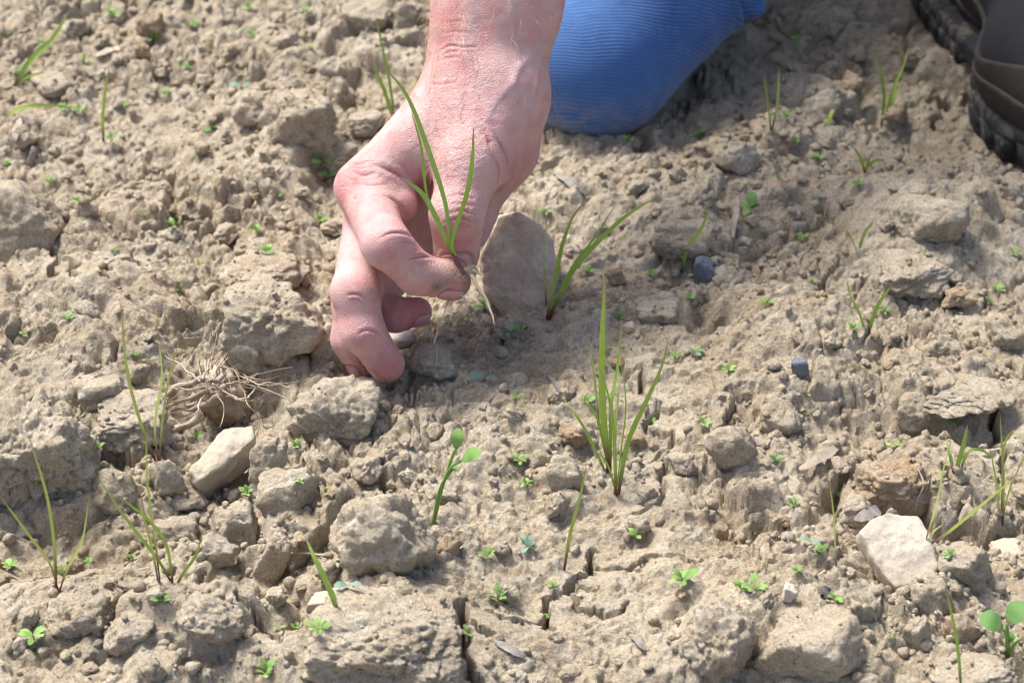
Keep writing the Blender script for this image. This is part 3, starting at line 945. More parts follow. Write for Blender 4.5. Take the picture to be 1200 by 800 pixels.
for (a_, b_, nr, hw_, ln_, ov_, rr_) in NAILS:
    A = J[b_] - J[a_]; A /= np.linalg.norm(A); N_ = nr - (nr @ A) * A; N_ /= np.linalg.norm(N_); B_ = np.cross(A, N_)
    q_ = HV - (J[b_] + A * ov_)
    x_ = q_ @ A; th_ = np.arctan2(q_ @ B_, q_ @ N_) * rr_
    rad_ = np.linalg.norm(q_ - x_[:, None] * A, axis=1)
    ok_ = (rad_ < rr_ * 1.5) & (x_ > -ln_ * 1.6) & (x_ < 0.012)
    # rounded-box distance to the nail outline in the unrolled surface
    kr = hw_ * 0.72; dx_ = np.maximum(-(x_ + ln_) + kr, x_ + 0.0012) ; dy_ = np.abs(th_) - np.where(x_ < -ln_ / 2, hw_ - kr, hw_ - 0.0012)
    sd_ = np.hypot(np.maximum(dx_, 0), np.maximum(dy_, 0)) + np.minimum(np.maximum(dx_, dy_), 0) - kr * (x_ < -ln_ / 2) - 0.0012 * (x_ >= -ln_ / 2)
    front = sstep(-0.003, 0.0, x_)
    disp += np.where(ok_, -0.0005 * np.exp(-(sd_ / 0.0006) ** 2) + (1 - front) * 0.00055 * np.exp(-((sd_ - 0.0016) / 0.0010) ** 2) - 0.0006 * sstep(0, 0.001, -sd_), 0).astype(np.float32)
    nailrim = np.maximum(nailrim, np.where(ok_, np.exp(-(sd_ / 0.0008) ** 2) * (0.35 + 0.65 * front), 0))
HV2 = HV + HN * disp[:, None]
# natural redness: fingertips, knuckles, palm side
for (u, v, r, a) in [(540, 335, .010, .8), (505, 335, .012, .45), (455, 430, .012, .75), (485, 366, .014, 1.0), (430, 436, .010, .8), (400, 210, .014, .5),
                     (540, 285, .012, .55), (425, 395, .010, .35), (455, 290, .010, .35), (540, 265, .006, .5), (500, 215, .012, .6), (610, 200, .016, .55),
                     (590, 240, .014, .6), (520, 30, .02, .35), (475, 245, .010, .5), (440, 330, .010, .4), (480, 280, .012, .5), (525, 60, .016, .3)]:
    flush = np.maximum(flush, a * spot(u, v, r))
flush = np.clip(flush + 0.22 * fbm3(hv * 90, 3, 9), 0, 1)
dirt = np.zeros(len(HV), dtype=np.float32)
for (u, v, r, a) in [(541, 316, .0060, 1.0), (549, 334, .0045, 1.0), (530, 322, .006, .75), (512, 336, .0035, 1.0), (524, 334, .004, .6), (545, 346, .003, 1.0), (540, 348, .002, .8), (551, 310, .004, .6),
                     (416, 231, .0014, .9), (497, 312, .006, .35), (520, 300, .006, .4), (448, 420, .004, .25), (560, 300, .005, .5), (555, 258, .006, .35)]:
    dirt = np.maximum(dirt, a * spot(u, v, r))

dirt = np.maximum(dirt, nailrim)
t = NT('skin')
ca = t.n('ShaderNodeAttribute'); ca.attribute_name = 'skin'
sepc = t.n('ShaderNodeSeparateColor'); t.l(ca.outputs['Color'], sepc.inputs[0])
blot = t.noise(110, 4, 0.6, 0.3)
fl2 = t.math('ADD', sepc.outputs[0], t.math('MULTIPLY', t.math('SUBTRACT', blot, 0.43), 1.5), True)
base = t.mix(fl2, (0.565, 0.352, 0.318), (0.47, 0.15, 0.15))
fine_ = t.noise(900, 3, 0.7)
base = t.mix(t.math('MULTIPLY', t.ramp(fine_, [(0.5, 0.0), (0.75, 1.0)]), 0.3), base, (0.55, 0.39, 0.35))
freck = t.ramp(t.noise(330, 2, 0.5), [(0.66, 0.0), (0.76, 1.0)])
base = t.mix(t.math('MULTIPLY', freck, 0.22), base, (0.34, 0.16, 0.12))
base = t.mix(t.math('MULTIPLY', sepc.outputs[1], 0.30), base, (0.40, 0.33, 0.34))
dm = t.math('MULTIPLY', sepc.outputs[2], t.ramp(t.noise(1500, 4, 0.75), [(0.12, 0.0), (0.40, 1.0)]), True)
dm = t.math('ADD', dm, t.math('MULTIPLY', t.ramp(t.noise(700, 4, 0.7), [(0.62, 0.0), (0.72, 1.0)]), 0.16), True)
t.col(t.mix(dm, base, (0.25, 0.175, 0.105)))
t.set(Roughness=0.52)
t.b.inputs['Subsurface Weight'].default_value = 0.13
t.b.inputs['Subsurface Radius'].default_value = (1.0, 0.35, 0.2)
t.b.inputs['Subsurface Scale'].default_value = 0.004
t.b.inputs['Specular IOR Level'].default_value = 0.38
cells = t.vor(1150, 'DISTANCE_TO_EDGE'); cells2 = t.vor(620, 'DISTANCE_TO_EDGE')
n1 = t.bump(t.ramp(cells2, [(0.0, 0.0), (0.16, 1.0)]), 0.4, 0.0006)
n2 = t.bump(t.ramp(cells, [(0.0, 0.0), (0.2, 1.0)]), 0.45, 0.0004, n1)
n3 = t.bump(t.noise(2200, 2, 0.6), 0.25, 0.0003, n2)
t.nor(n3)
SKIN = t.m

wp = J['wrist']
person = empty('person', (float(J['m3'][0]), float(J['m3'][1]), 0.0))
tag(person, 'kneeling person in blue jeans and dark boots reaching down with a bare right hand', 'person')
PO = np.array(person.location)
me = mesh_np('body', HV2 - PO, HQ)
attr_col(me, 'skin', np.stack([flush, vein, dirt], -1))
body = obj('body', me, SKIN, person)

# fingernails: curved plates that sit in the flesh
t = NT('fingernail')
t.col(t.mix(t.ramp(t.attr('along'), [(0.80, 0.0), (0.88, 1.0)]), t.mix(t.noise(300, 3, 0.6), (0.40, 0.18, 0.165), (0.47, 0.26, 0.24)), (0.34, 0.27, 0.20)))
t.set(Roughness=0.28)
t.b.inputs['Specular IOR Level'].default_value = 0.5
t.nor(t.bump(t.noise(500, 2, 0.5), 0.15, 0.0004))
NAIL = t.m
def nail(a, b, nrm, half_w, length, over, r):
    A = J[b] - J[a]; A /= np.linalg.norm(A)
    N = np.asarray(nrm) - (np.asarray(nrm) @ A) * A; N /= np.linalg.norm(N); B = np.cross(A, N)
    V = []; al = []
    nu, nv = 11, 13
    end = J[b] + A * over
    for j in range(nv):
        s = j / (nv - 1)
        for i in range(nu):
            c = -1 + 2 * i / (nu - 1)
            back = (1 - abs(c) ** 2.6) if s < 0.5 else 1.0
            tt = s
            ln = -length * (1 - tt) * (0.50 + 0.50 * math.sqrt(max(1 - 0.98 * c * c, 0)))
            ln = ln + (0.10 * length * (1 - c * c)) * (s ** 3)
            th_ = c * half_w / r
            V.append(end + A * ln + r * (math.cos(th_) * N + math.sin(th_) * B)); al.append(s)
    V = np.array(V, dtype=np.float32)
    s_ = np.array(al); c_ = np.tile(np.linspace(-1, 1, nu), nv)
    W = project(hand_sdf, V, 0.0004, 4)
    far_ = np.linalg.norm(W - V, axis=1) > 0.004
    W[far_] = V[far_]
    g, _ = grad(hand_sdf, W, 0.0004)
    lift = 0.00055 * np.clip((1 - np.abs(c_) ** 4), -1, 1) - 0.0004 * (np.abs(c_) > 0.95) - 0.0009 * np.clip(0.12 - s_, 0, 1) / 0.12
    top = W + g * lift[:, None] + (A * np.clip(s_ - 0.8, 0, 1)[:, None] * 0.0012)
    bot = top - g * 0.0007
    n = nu * nv
    Vv = np.vstack([top, bot])
    Q = []
    for j in range(nv - 1):
        for i in range(nu - 1):
            k = j * nu + i
            Q.append((k, k + 1, k + nu + 1, k + nu)); Q.append((n + k, n + k + nu, n + k + nu + 1, n + k + 1))
    rim = [i for i in range(nu)] + [j * nu + nu - 1 for j in range(1, nv)] + [(nv - 1) * nu + i for i in range(nu - 2, -1, -1)] + [j * nu for j in range(nv - 2, 0, -1)]
    for k in range(len(rim)):
        a_, b_ = rim[k], rim[(k + 1) % len(rim)]
        Q.append((a_, n + a_, n + b_, b_))
    m2 = mesh_np('fingernail', Vv - PO, np.array(Q))
    attr_f(m2, 'along', np.concatenate([s_, s_]))
    obj('fingernail', m2, NAIL, body)
nail('t2', 't3', camdir(0.04, 0.22, 0.97), .0084, .0135, .0062, .0116)
nail('i2', 'i3', camdir(0.10, -0.95, 0.30), .0062, .0120, .0046, .0094)
nail('m2', 'm3', camdir(-0.86, -0.46, 0.10), .0062, .0115, .0046, .0089)
nail('r2', 'r3', camdir(-0.75, -0.30, 0.60), .0058, .0110, .0046, .0078)
nail('p2', 'p3', camdir(-0.05, -0.80, 0.60), .0052, .0095, .0040, .0074)

# fine hair on the wrist and forearm (one tuft nobody could count)
t = NT('arm_hair'); t.col((0.42, 0.30, 0.18)); t.set(Roughness=0.5); HAIR = t.m
hV, hF = [], []; off = 0
armd = (J['wrist'] - J['fore']); armd /= np.linalg.norm(armd)
sel = np.where((HV @ armd > (J['fore'] @ armd)) & (HV @ armd < (J['wrist'] @ armd) + 0.055))[0]
rs = np.random.default_rng(3)
cand = rs.choice(sel, 3600)
thumbside = camdir(0.9, 0.1, 0.2)
for k in cand:
    x = HV2[k]; nrm = HN[k]
    lean = float(nrm @ camdir(-1, 0, 0.2))
    down = x @ armd - J['wrist'] @ armd
    dens = 0.05 + 0.95 * max(lean, 0) ** 1.2
    if down > 0.02: dens *= max(lean, 0)
    if rs.random() > dens: continue
    L = rs.uniform(0.005, 0.012); dirn = armd * rs.uniform(0.5, 1.1) + nrm * rs.uniform(0.25, 0.9) + rs.normal(0, 0.3, 3)
    dirn /= np.linalg.norm(dirn)
    bend = armd * L * rs.uniform(0.1, 0.5) - nrm * L * 0.15
    pp = np.array([x - nrm * 0.0004, x + dirn * L * 0.5, x + dirn * L + bend])
    V_, F_ = tube(pp, [0.00009, 0.00008, 0.00004], 4)
    hV.append(V_); hF.append(F_ + off); off += len(V_)
hm = mesh_np('arm_hair', np.vstack(hV) - PO, np.vstack(hF))
ho = obj('arm_hair', hm, HAIR, body); ho['kind'] = 'stuff'

# dried soil grains stuck to the index fingertip, its nail and the thumb
gv, gf, off = [], [], 0
oc = np.array([(1, 0, 0), (-1, 0, 0), (0, 1, 0), (0, -1, 0), (0, 0, 1), (0, 0, -1)], dtype=float)
of = np.array([(0, 2, 4), (2, 1, 4), (1, 3, 4), (3, 0, 4), (2, 0, 5), (1, 2, 5), (3, 1, 5), (0, 3, 5)])
for (u, v, su, sv, cnt) in [(541, 318, 7, 5, 60), (548, 334, 3, 6, 40), (513, 336, 4, 3, 30), (530, 322, 8, 5, 26), (556, 300, 4, 6, 22), (500, 312, 10, 5, 10), (448, 418, 8, 8, 8)]:
    for k in range(cnt):
        x = on_hand(u + rs.normal(0, su), v + rs.normal(0, sv))
        if x is None: continue
        r = rs.uniform(0.00016, 0.00050)
        gv.append(x + oc * r * rs.uniform(0.6, 1.2, (6, 1))); gf.append(of + off); off += 6
gm = mesh_np('soil_grains', np.vstack(gv) - PO, np.vstack(gf))
gob = obj('soil_grains', gm, CLOD_OCHRE, body); gob['kind'] = 'stuff'
# ------------------------------------------------------------------ clothing and boots (children of the person)
KNEE = P(703, 77, 1.430); KN2 = P(800, -42, 1.475)
HIP_R = np.array([0.10, 0.66, 0.40]); HIP_L = np.array([0.27, 0.70, 0.42])
FOOT_L = np.array([0.305, 0.41, 0.0]); KNEE_L = np.array([0.36, 0.44, 0.50])
def jeans_sdf(p):
    c = lambda a, b, r1, r2: capd(p, a, b, r1 * mm, r2 * mm)
    f = smin(c(KNEE, KN2, 38, 53), c(P(688, 62, 1.437), P(735, -110, 1.50), 44, 62), 0.03)
    f = smin(f, c(P(735, -110, 1.50), HIP_R, 62, 95), 0.05)
    f = smin(f, c(KNEE + np.array([0.01, 0.05, 0.012]), np.array([KNEE[0] + 0.06, KNEE[1] + 0.40, 0.055]), 46, 50), 0.02)
    f = smin(f, c(HIP_R, HIP_L, 100, 100), 0.05)
    f = smin(f, c(HIP_L, KNEE_L, 98, 68), 0.05)
    f = smin(f, c(KNEE_L, FOOT_L + np.array([0.02, 0.10, 0.17]), 66, 62), 0.04)
    # a tucked pleat at the back of the knee
    f = smin(f, c(P(884, 8, 1.462), P(868, -30, 1.47), 7, 10), 0.006)
    return f
JV, JQ = solid(jeans_sdf, (-0.12, 0.10, -0.01), (0.50, 0.84, 0.60), 0.0052, 1)
JN, _ = grad(jeans_sdf, JV, 0.001)
jv = JV.astype(np.float64)
lg = (KN2 - KNEE) / np.linalg.norm(KN2 - KNEE)
d = 0.0012 * fbm3(jv * 14, 3, 21)
for (u0, v0, u1, v1, dep, wid) in [(868, -5, 884, 24, -3.0, 2.0), (856, -12, 874, 18, 2.0, 3.0), (835, -20, 850, 40, -1.2, 7), (760, -30, 850, 60, 1.0, 8)]:
    a = P(u0, v0, 1.435); b = P(u1, v1, 1.435); ab = b - a
    q = jv - a; tt = np.clip((q @ ab) / (ab @ ab), 0, 1); r_ = q - tt[:, None] * ab
    r_ = r_ - (r_ @ FWD)[:, None] * FWD
    near = (jv @ FWD) < (P(700, 0, 1.50) @ FWD)
    d = d + near * dep * mm * np.exp(-(np.linalg.norm(r_, axis=1) / (wid * mm)) ** 2)
JV = JV + JN * d[:, None].astype(np.float32)
# keep the trouser leg out of the soil
zf = hz(JV[:, 0], JV[:, 1]); inside = (np.abs(JV[:, 0]) < 0.43) & (JV[:, 1] < 0.52)
t = NT('denim')
sx = t.n('ShaderNodeSeparateXYZ'); t.l(t.tc.outputs['Object'], sx.inputs[0])
hgt = t.math('ADD', t.math('MULTIPLY', sx.outputs[2], 0.80), t.math('MULTIPLY', sx.outputs[1], 0.60))
hgt = t.math('ADD', hgt, t.math('MULTIPLY', t.noise(11, 3, 0.55), 0.018))
rib = t.math('SINE', t.math('MULTIPLY', hgt, 2 * math.pi / 0.0020))
diag = t.math('ADD', t.math('MULTIPLY', sx.outputs[0], 0.9), t.math('MULTIPLY', hgt, -0.55))
tw = t.math('SINE', t.math('MULTIPLY', diag, 2 * math.pi / 0.0011))
slub = t.noise(160, 4, 0.7)
v_ = t.math('ADD', t.math('MULTIPLY', rib, t.ramp(t.noise(26, 3, 0.6), [(0.32, 0.10), (0.66, 0.50)])), t.math('MULTIPLY', tw, 0.24))
v_ = t.math('ADD', v_, t.math('MULTIPLY', t.math('SUBTRACT', slub, 0.5), 1.1))
v_ = t.math('ADD', v_, t.math('MULTIPLY', t.math('SUBTRACT', t.noise(1800, 2, 0.6), 0.5), 0.6))
fac = t.math('ADD', t.math('MULTIPLY', v_, 0.5), 0.5, True)
cden = t.ramp(fac, [(0.15, (0.010, 0.036, 0.125)), (0.5, (0.022, 0.085, 0.26)), (0.85, (0.08, 0.19, 0.41))])
worn = t.ramp(t.noise(12, 3, 0.5), [(0.4, 0.0), (0.7, 0.5)])
dust = t.math('MULTIPLY', t.math('SUBTRACT', 1.0, t.math('MULTIPLY', sx.outputs[2], 24.0), True), t.ramp(t.noise(90, 4, 0.65), [(0.40, 0.0), (0.65, 0.75)]), True)
t.col(t.mix(dust, t.mix(worn, cden, (0.04, 0.125, 0.32)), (0.30, 0.25, 0.18)))
t.set(Roughness=0.9)
t.b.inputs['Sheen Weight'].default_value = 0.25
t.nor(t.bump(v_, 0.35, 0.0006))
DENIM = t.m
jeans = obj('jeans', mesh_np('jeans', JV - PO, JQ), DENIM, person)

t = NT('jacket_cloth')
t.col(t.mix(t.noise(30, 4, 0.6), (0.045, 0.05, 0.055), (0.075, 0.08, 0.085))); t.set(Roughness=0.9)
t.nor(t.bump(t.noise(900, 3, 0.6), 0.4, 0.0006))
CLOTH = t.m
SH_R = np.array([-0.02, 0.60, 0.86]); SH_L = np.array([0.36, 0.66, 0.88])
def jacket_sdf(p):
    c = lambda a, b, r1, r2: capd(p, a, b, r1 * mm, r2 * mm)
    f = smin(c(J['elbow'] * 0.8 + J['fore'] * 0.2, J['elbow'], 52, 54), c(J['elbow'], SH_R, 54, 66), 0.03)
    f = smin(f, c(SH_R, SH_L, 72, 72), 0.04)
    tor = smin(c(np.array([0.09, 0.68, 0.46]), SH_R + np.array([0.09, 0.04, -0.05]), 105, 100), c(np.array([0.26, 0.70, 0.46]), SH_L + np.array([-0.09, 0.03, -0.05]), 105, 100), 0.06)
    f = smin(f, tor, 0.05)
    f = smin(f, c(SH_L, np.array([0.47, 0.58, 0.62]), 66, 55), 0.04)
    f = smin(f, c(np.array([0.47, 0.58, 0.62]), np.array([0.38, 0.44, 0.57]), 52, 42), 0.03)
    return f
KV, KQ = solid(jacket_sdf, (-0.14, 0.22, 0.30), (0.58, 0.86, 1.0), 0.011, 1)
KN, _ = grad(jacket_sdf, KV, 0.002)
KV = KV + KN * (0.006 * fbm3(KV.astype(float) * 9, 3, 51))[:, None].astype(np.float32)
obj('jacket', mesh_np('jacket', KV - PO, KQ), CLOTH, person)

# --- boot, built along +y (toe) at the origin, then turned towards the camera
t = NT('boot_nubuck')
t.col(t.mix(t.noise(90, 5, 0.65), (0.007, 0.0073, 0.009), (0.014, 0.014, 0.017))); t.set(Roughness=0.85)
t.nor(t.bump(t.noise(700, 4, 0.7), 0.5, 0.001)); NUBUCK = t.m
t = NT('boot_rand'); 
t.col(t.mix(t.noise(120, 5, 0.65), (0.018, 0.012, 0.009), (0.032, 0.021, 0.015))); t.set(Roughness=0.7)
t.nor(t.bump(t.noise(500, 4, 0.7), 0.4, 0.001)); RAND = t.m
t = NT('boot_sole')
mud = t.ramp(t.noise(75, 4, 0.6, 0.3), [(0.48, 0.0), (0.62, 1.0)])
t.col(t.mix(t.math('MULTIPLY', mud, 0.75), (0.006, 0.0065, 0.008), (0.13, 0.105, 0.08))); t.set(Roughness=0.8)
t.nor(t.bump(t.noise(300, 4, 0.7), 0.5, 0.0015)); SOLE = t.m
t = NT('boot_tongue'); t.col(t.mix(t.noise(200, 3, 0.6), (0.14, 0.035, 0.018), (0.19, 0.055, 0.027))); t.set(Roughness=0.8); TONGUE = t.m
t = NT('boot_lace'); t.col((0.03, 0.03, 0.033)); t.set(Roughness=0.9); LACE = t.m

def boot_half(y):   # sole outline half width along the boot, heel y=-0.09 toe y=0.215
    ys = [-0.095, -0.085, -0.06, -0.02, 0.03, 0.08, 0.13, 0.165, 0.19, 0.206, 0.214]
    ws = [0.012, 0.028, 0.042, 0.045, 0.043, 0.037, 0.056, 0.054, 0.044, 0.028, 0.010]
    return np.interp(y, ys, ws)
def upper_sdf(p):
    c = lambda a, b, r1, r2: capd(p, np.array(a), np.array(b), r1, r2)
    f = smin(c((0.015, 0.135, 0.046), (-0.015, 0.135, 0.046), 0.040, 0.040), c((0.008, 0.172, 0.040), (-0.008, 0.172, 0.040), 0.034, 0.034), 0.02)
    f = smin(f, c((0, 0.10, 0.055), (0, 0.0, 0.085), 0.037, 0.044), 0.02)
    f = smin(f, c((0, -0.045, 0.045), (0, 0.03, 0.05), 0.036, 0.034), 0.02)
    f = smin(f, c((0, -0.015, 0.09), (0, -0.03, 0.19), 0.046, 0.052), 0.025)
    return np.maximum(f, 0.014 - p[..., 2])
UV_, UQ_ = solid(upper_sdf, (-0.08, -0.11, 0.0), (0.08, 0.225, 0.26), 0.0036, 1)
def rand_sdf(p):
    top = 0.050 + 0.010 * np.clip((p[..., 1] - 0.13) / 0.06, 0, 1) + 0.004 * np.sin(p[..., 1] * 40)
    return np.maximum(np.maximum(upper_sdf(p) - 0.0028, p[..., 2] - top), 0.0165 - p[..., 2])
RV_, RQ_ = solid(rand_sdf, (-0.085, -0.11, 0.0), (0.085, 0.23, 0.08), 0.0034, 1)
def rand2_sdf(p):
    top = 0.034 + 0.006 * np.clip((p[..., 1] - 0.10) / 0.06, 0, 1)
    return np.maximum(np.maximum(upper_sdf(p) - 0.0050, p[..., 2] - top), 0.016 - p[..., 2])
R2V, R2Q = solid(rand2_sdf, (-0.09, -0.12, 0.0), (0.09, 0.24, 0.08), 0.0034, 1)
# sole plate
ys = np.concatenate([np.linspace(-0.095, 0.214, 44)])
out = [(boot_half(y) * 0.98, y) for y in ys] + [(-boot_half(y) * 0.98, y) for y in ys[::-1]]
n = len(out)
def plate(z0, z1, sc):
    V = []
    for z, s in ((z0, sc * 0.97), (z0 + 0.003, sc), (z1 - 0.003, sc), (z1, sc * 0.96)):
        for (x, y) in out:
            up = 0.010 * max((y - 0.15) / 0.06, 0) ** 1.6
            V.append((x * s, 0.06 + (y - 0.06) * s, z + up))
    Q = []
    for k in range(3):
        for i in range(n):
            j = (i + 1) % n
            Q.append((k * n + i, k * n + j, (k + 1) * n + j, (k + 1) * n + i))
    for i in range(n // 2 - 1):
        a, b, c_, d_ = i, i + 1, n - 2 - i, n - 1 - i
        Q.append((d_, c_, b, a)); Q.append((3 * n + a, 3 * n + b, 3 * n + c_, 3 * n + d_))
    return np.array(V), np.array(Q)
SV, SQ = plate(0.007, 0.0195, 1.0)
def boot(loc, rz):
    rot = Matrix.Rotation(rz, 4, 'Z')
    def put(name, V, Q, mat, parent):
        V = np.asarray(V, dtype=float)
        W = V @ np.array(rot.to_3x3()).T + np.asarray(loc) - PO
        return obj(name, mesh_np(name, W, Q), mat, parent)
    up_ = put('boot', UV_, UQ_, NUBUCK, person)
    up_['label'] = 'dark grey leather walking boot with brown rand and muddy lugged sole'
    put('rand', RV_, RQ_, RAND, up_)
    put('toe_bumper', R2V, R2Q, RAND, up_)
    put('sole', SV, SQ, SOLE, up_)
    # lugs around the rim of the sole
    for k, y in enumerate(np.linspace(-0.082, 0.205, 17)):
        for s in (-1, 1):
            if 0.045 < y < 0.075: continue
            w = boot_half(y); x0 = s * (w * 1.01); x1 = s * max(w * 0.55, w - 0.022)
            up = 0.010 * max((y - 0.15) / 0.06, 0) ** 1.6
            hy = 0.0082
            zb, zt = -0.001 + up, 0.0115 + up * 1.05
            V = [(x0 * 0.97, y - hy, zb), (x0 * 0.97, y + hy, zb), (x1, y + hy, zb), (x1, y - hy, zb),
                 (x0 * 1.01, y - hy * 1.25, zt), (x0 * 1.01, y + hy * 1.25, zt), (x1, y + hy, zt), (x1, y - hy, zt)]
            Q = [(0, 1, 2, 3), (7, 6, 5, 4), (0, 4, 5, 1), (1, 5, 6, 2), (2, 6, 7, 3), (3, 7, 4, 0)]
            put('lug', V, Q, SOLE, up_)
    # tongue and laces over the instep
    tp = [(0, 0.085, 0.098), (0, 0.045, 0.123), (0, 0.022, 0.165), (0, 0.016, 0.215)]
    V, Q = tube(np.array(tp), [0.014, 0.019, 0.02, 0.02], 10, 14)
    put('tongue', V, Q, TONGUE, up_)
    for k in range(5):
        y = 0.095 - 0.017 * k; z = 0.092 + 0.013 * k + 0.003 * k * k
        V, Q = tube(np.array([(-0.026, y - 0.008, z - 0.006), (0, y, z + 0.012), (0.026, y - 0.008, z - 0.006)]), [0.0024] * 3, 6, 9)
        put('lace', V, Q, LACE, up_)
    return up_
zb = float(np.median(hz(np.linspace(0.28, 0.37, 20), np.full(20, 0.24))))
boot((0.312, 0.372, zb + 0.002), math.radians(180 + 8))
ank = np.array([KNEE[0] + 0.06, KNEE[1] + 0.40, 0.055])

# ------------------------------------------------------------------ clods and stones
_ico = {}
def ico(sub):
    if sub not in _ico:
        bm = bmesh.new(); bmesh.ops.create_icosphere(bm, subdivisions=sub, radius=1.0)
        V = np.array([v.co[:] for v in bm.verts]); Fc = np.array([[v.index for v in f.verts] for f in bm.faces]); bm.free()
        _ico[sub] = (V / np.linalg.norm(V, axis=1)[:, None], Fc)
    return _ico[sub]

def clod_shape(sub, seed, planes=11, sharp=0.8, rough=1.0, lump=0.07, boxy=False):
    V, Fc = ico(sub)
    g = np.random.default_rng(seed)
    if boxy: planes = max(planes, 10)
    pn = g.normal(size=(planes, 3)); pn /= np.linalg.norm(pn, axis=1)[:, None]
    po = g.uniform(0.58, 0.90, planes)
    if boxy:
        ax6 = np.vstack([np.eye(3), -np.eye(3)]) + g.normal(0, 0.27, (6, 3))
        pn[:6] = ax6 / np.linalg.norm(ax6, axis=1)[:, None]; po[:6] = g.uniform(0.56, 0.72, 6)
        po[6:] = g.uniform(0.68, 0.92, planes - 6)
    d = V @ pn.T
    r = np.ones(len(V))
    for k in range(planes):
        rk = np.where(d[:, k] > 1e-3, po[k] / np.maximum(d[:, k], 1e-3), 9.0)
        kk = 0.04 + 0.22 * (1 - sharp)
        h = np.clip(0.5 + 0.5 * (rk - r) / kk, 0, 1)
        r = rk + (r - rk) * h - kk * h * (1 - h)
    o = g.uniform(-50, 50, 3)
    X = V * r[:, None]
    r = r + lump * fbm3(X * 1.6 + o, 2, seed) + rough * 0.15 * fbm3(X * 3.2 + o, 3, seed + 9, 0.6)
    if sub >= 3:
        wp_ = X + 0.16 * np.stack([noise3(X * 3 + o + 9 * k, seed + k) for k in range(3)], -1)
        f1, f2 = worley3(wp_ * 3.4 + o, seed + 2)
        r = r + rough * (0.13 * (0.5 - f1) - 0.05 * (1 - sstep(0.0, 0.12, f2 - f1)) * (noise3(X * 2 + o, seed + 77) > 0))
        f1, f2 = worley3(wp_ * 8.5 + o, seed + 4)
        r = r + rough * (0.055 * (0.5 - f1))
        r = r + rough * (0.045 * fbm3(X * 15 + o, 3, seed + 6, 0.7) - 0.03 * np.abs(fbm3(X * 5 + o, 3, seed + 16, 0.6)))
    if sub >= 6:
        r = r + rough * (0.012 * fbm3(X * 80 + o, 2, seed + 27, 0.8) + 0.03 * (0.5 - np.abs(fbm3(X * 11 + o, 3, seed + 37, 0.6)) * 2))
    if sub >= 5:
        f1, f2 = worley3(wp_ * 19 + o, seed + 8)
        r = r + rough * (0.020 * (0.5 - f1) + 0.030 * fbm3(X * 36 + o, 2, seed + 7, 0.8) - 0.05 * np.clip(fbm3(X * 6 + o, 3, seed + 8) - 0.15, 0, 1))
    return V * r[:, None], Fc

def rotz(a):
    c, s = math.cos(a), math.sin(a)
    return np.array([[c, -s, 0], [s, c, 0], [0, 0, 1]])

TAKEN = []; MARKS = {}
def nm_boxy(name, seed): return name == 'soil_clod' and seed % 3 != 0
def place(u, v, w, h, emb, ratio=0.85):
    """centre and radii of a lump whose picture extent is w x h pixels and whose foot stands on the ground"""
    g = gp(u, min(v + 0.25 * h, 830)); px = (g - CAM) @ FWD / F
    dirn = ray(u, v) / np.linalg.norm(ray(u, v)); sp_ = -dirn[2]; cp_ = math.sqrt(1 - sp_ ** 2)
    rx = w * px / 2; ry = rx * ratio; Hh = h * px / 2
    rz2 = max(Hh ** 2 - (ry * sp_) ** 2, (0.45 * Hh) ** 2) / cp_ ** 2
    rz = math.sqrt(rz2)
    if rz > 1.9 * rx: rz = 1.9 * rx
    ry = max(min(ry, math.sqrt(max(Hh ** 2 - (rz * cp_) ** 2, 0.1 * Hh ** 2)) / sp_), 0.45 * rx)
    # slide along the ray until the centre is emb*rz above the local ground
    d = ray(u, v); pts_ = CAM + _D[:, None] * d
    gz = hz(pts_[:, 0], pts_[:, 1])
    k = np.argmax(pts_[:, 2] < gz + emb * rz)
    c = pts_[k]
    return c, np.array([rx, ry, rz])

def clod(name, label, cat, u, v, w, h, seed, mat=None, rot=0.0, sub=None, emb=0.35, group=None, **kw):
    c, r = place(u, v, w, h, emb - 0.02)
    if nm_boxy(name, seed) and 'boxy' not in kw: kw['boxy'] = True
    sub = sub or (6 if max(w, h) > 150 else 5 if max(w, h) > 80 else 4)
    V, Fc = clod_shape(sub, seed, **kw)
    # normalise so that the traced extent is met
    V = (V - (V.max(0) + V.min(0)) / 2) / ((V.max(0) - V.min(0)) / 2)
    W = (V * r)
    if rot:   # tilt in the picture's plane
        a = rot
        ax = -FWD; K = np.array([[0, -ax[2], ax[1]], [ax[2], 0, -ax[0]], [-ax[1], ax[0], 0]])
        R_ = np.eye(3) + math.sin(a) * K + (1 - math.cos(a)) * (K @ K)
        W = W @ R_.T
    o = obj(name, mesh_np(name, W, Fc), mat or CLOD, None, c)
    tag(o, label, cat, group)
    TAKEN.append((u, v, max(w, h) / 2))
    MARKS[label] = c
    return o

for (u, v, w, h, sd_, lb, kw) in HERO:
    clod(S, lb, C, u, v, w, h, sd_, **kw)

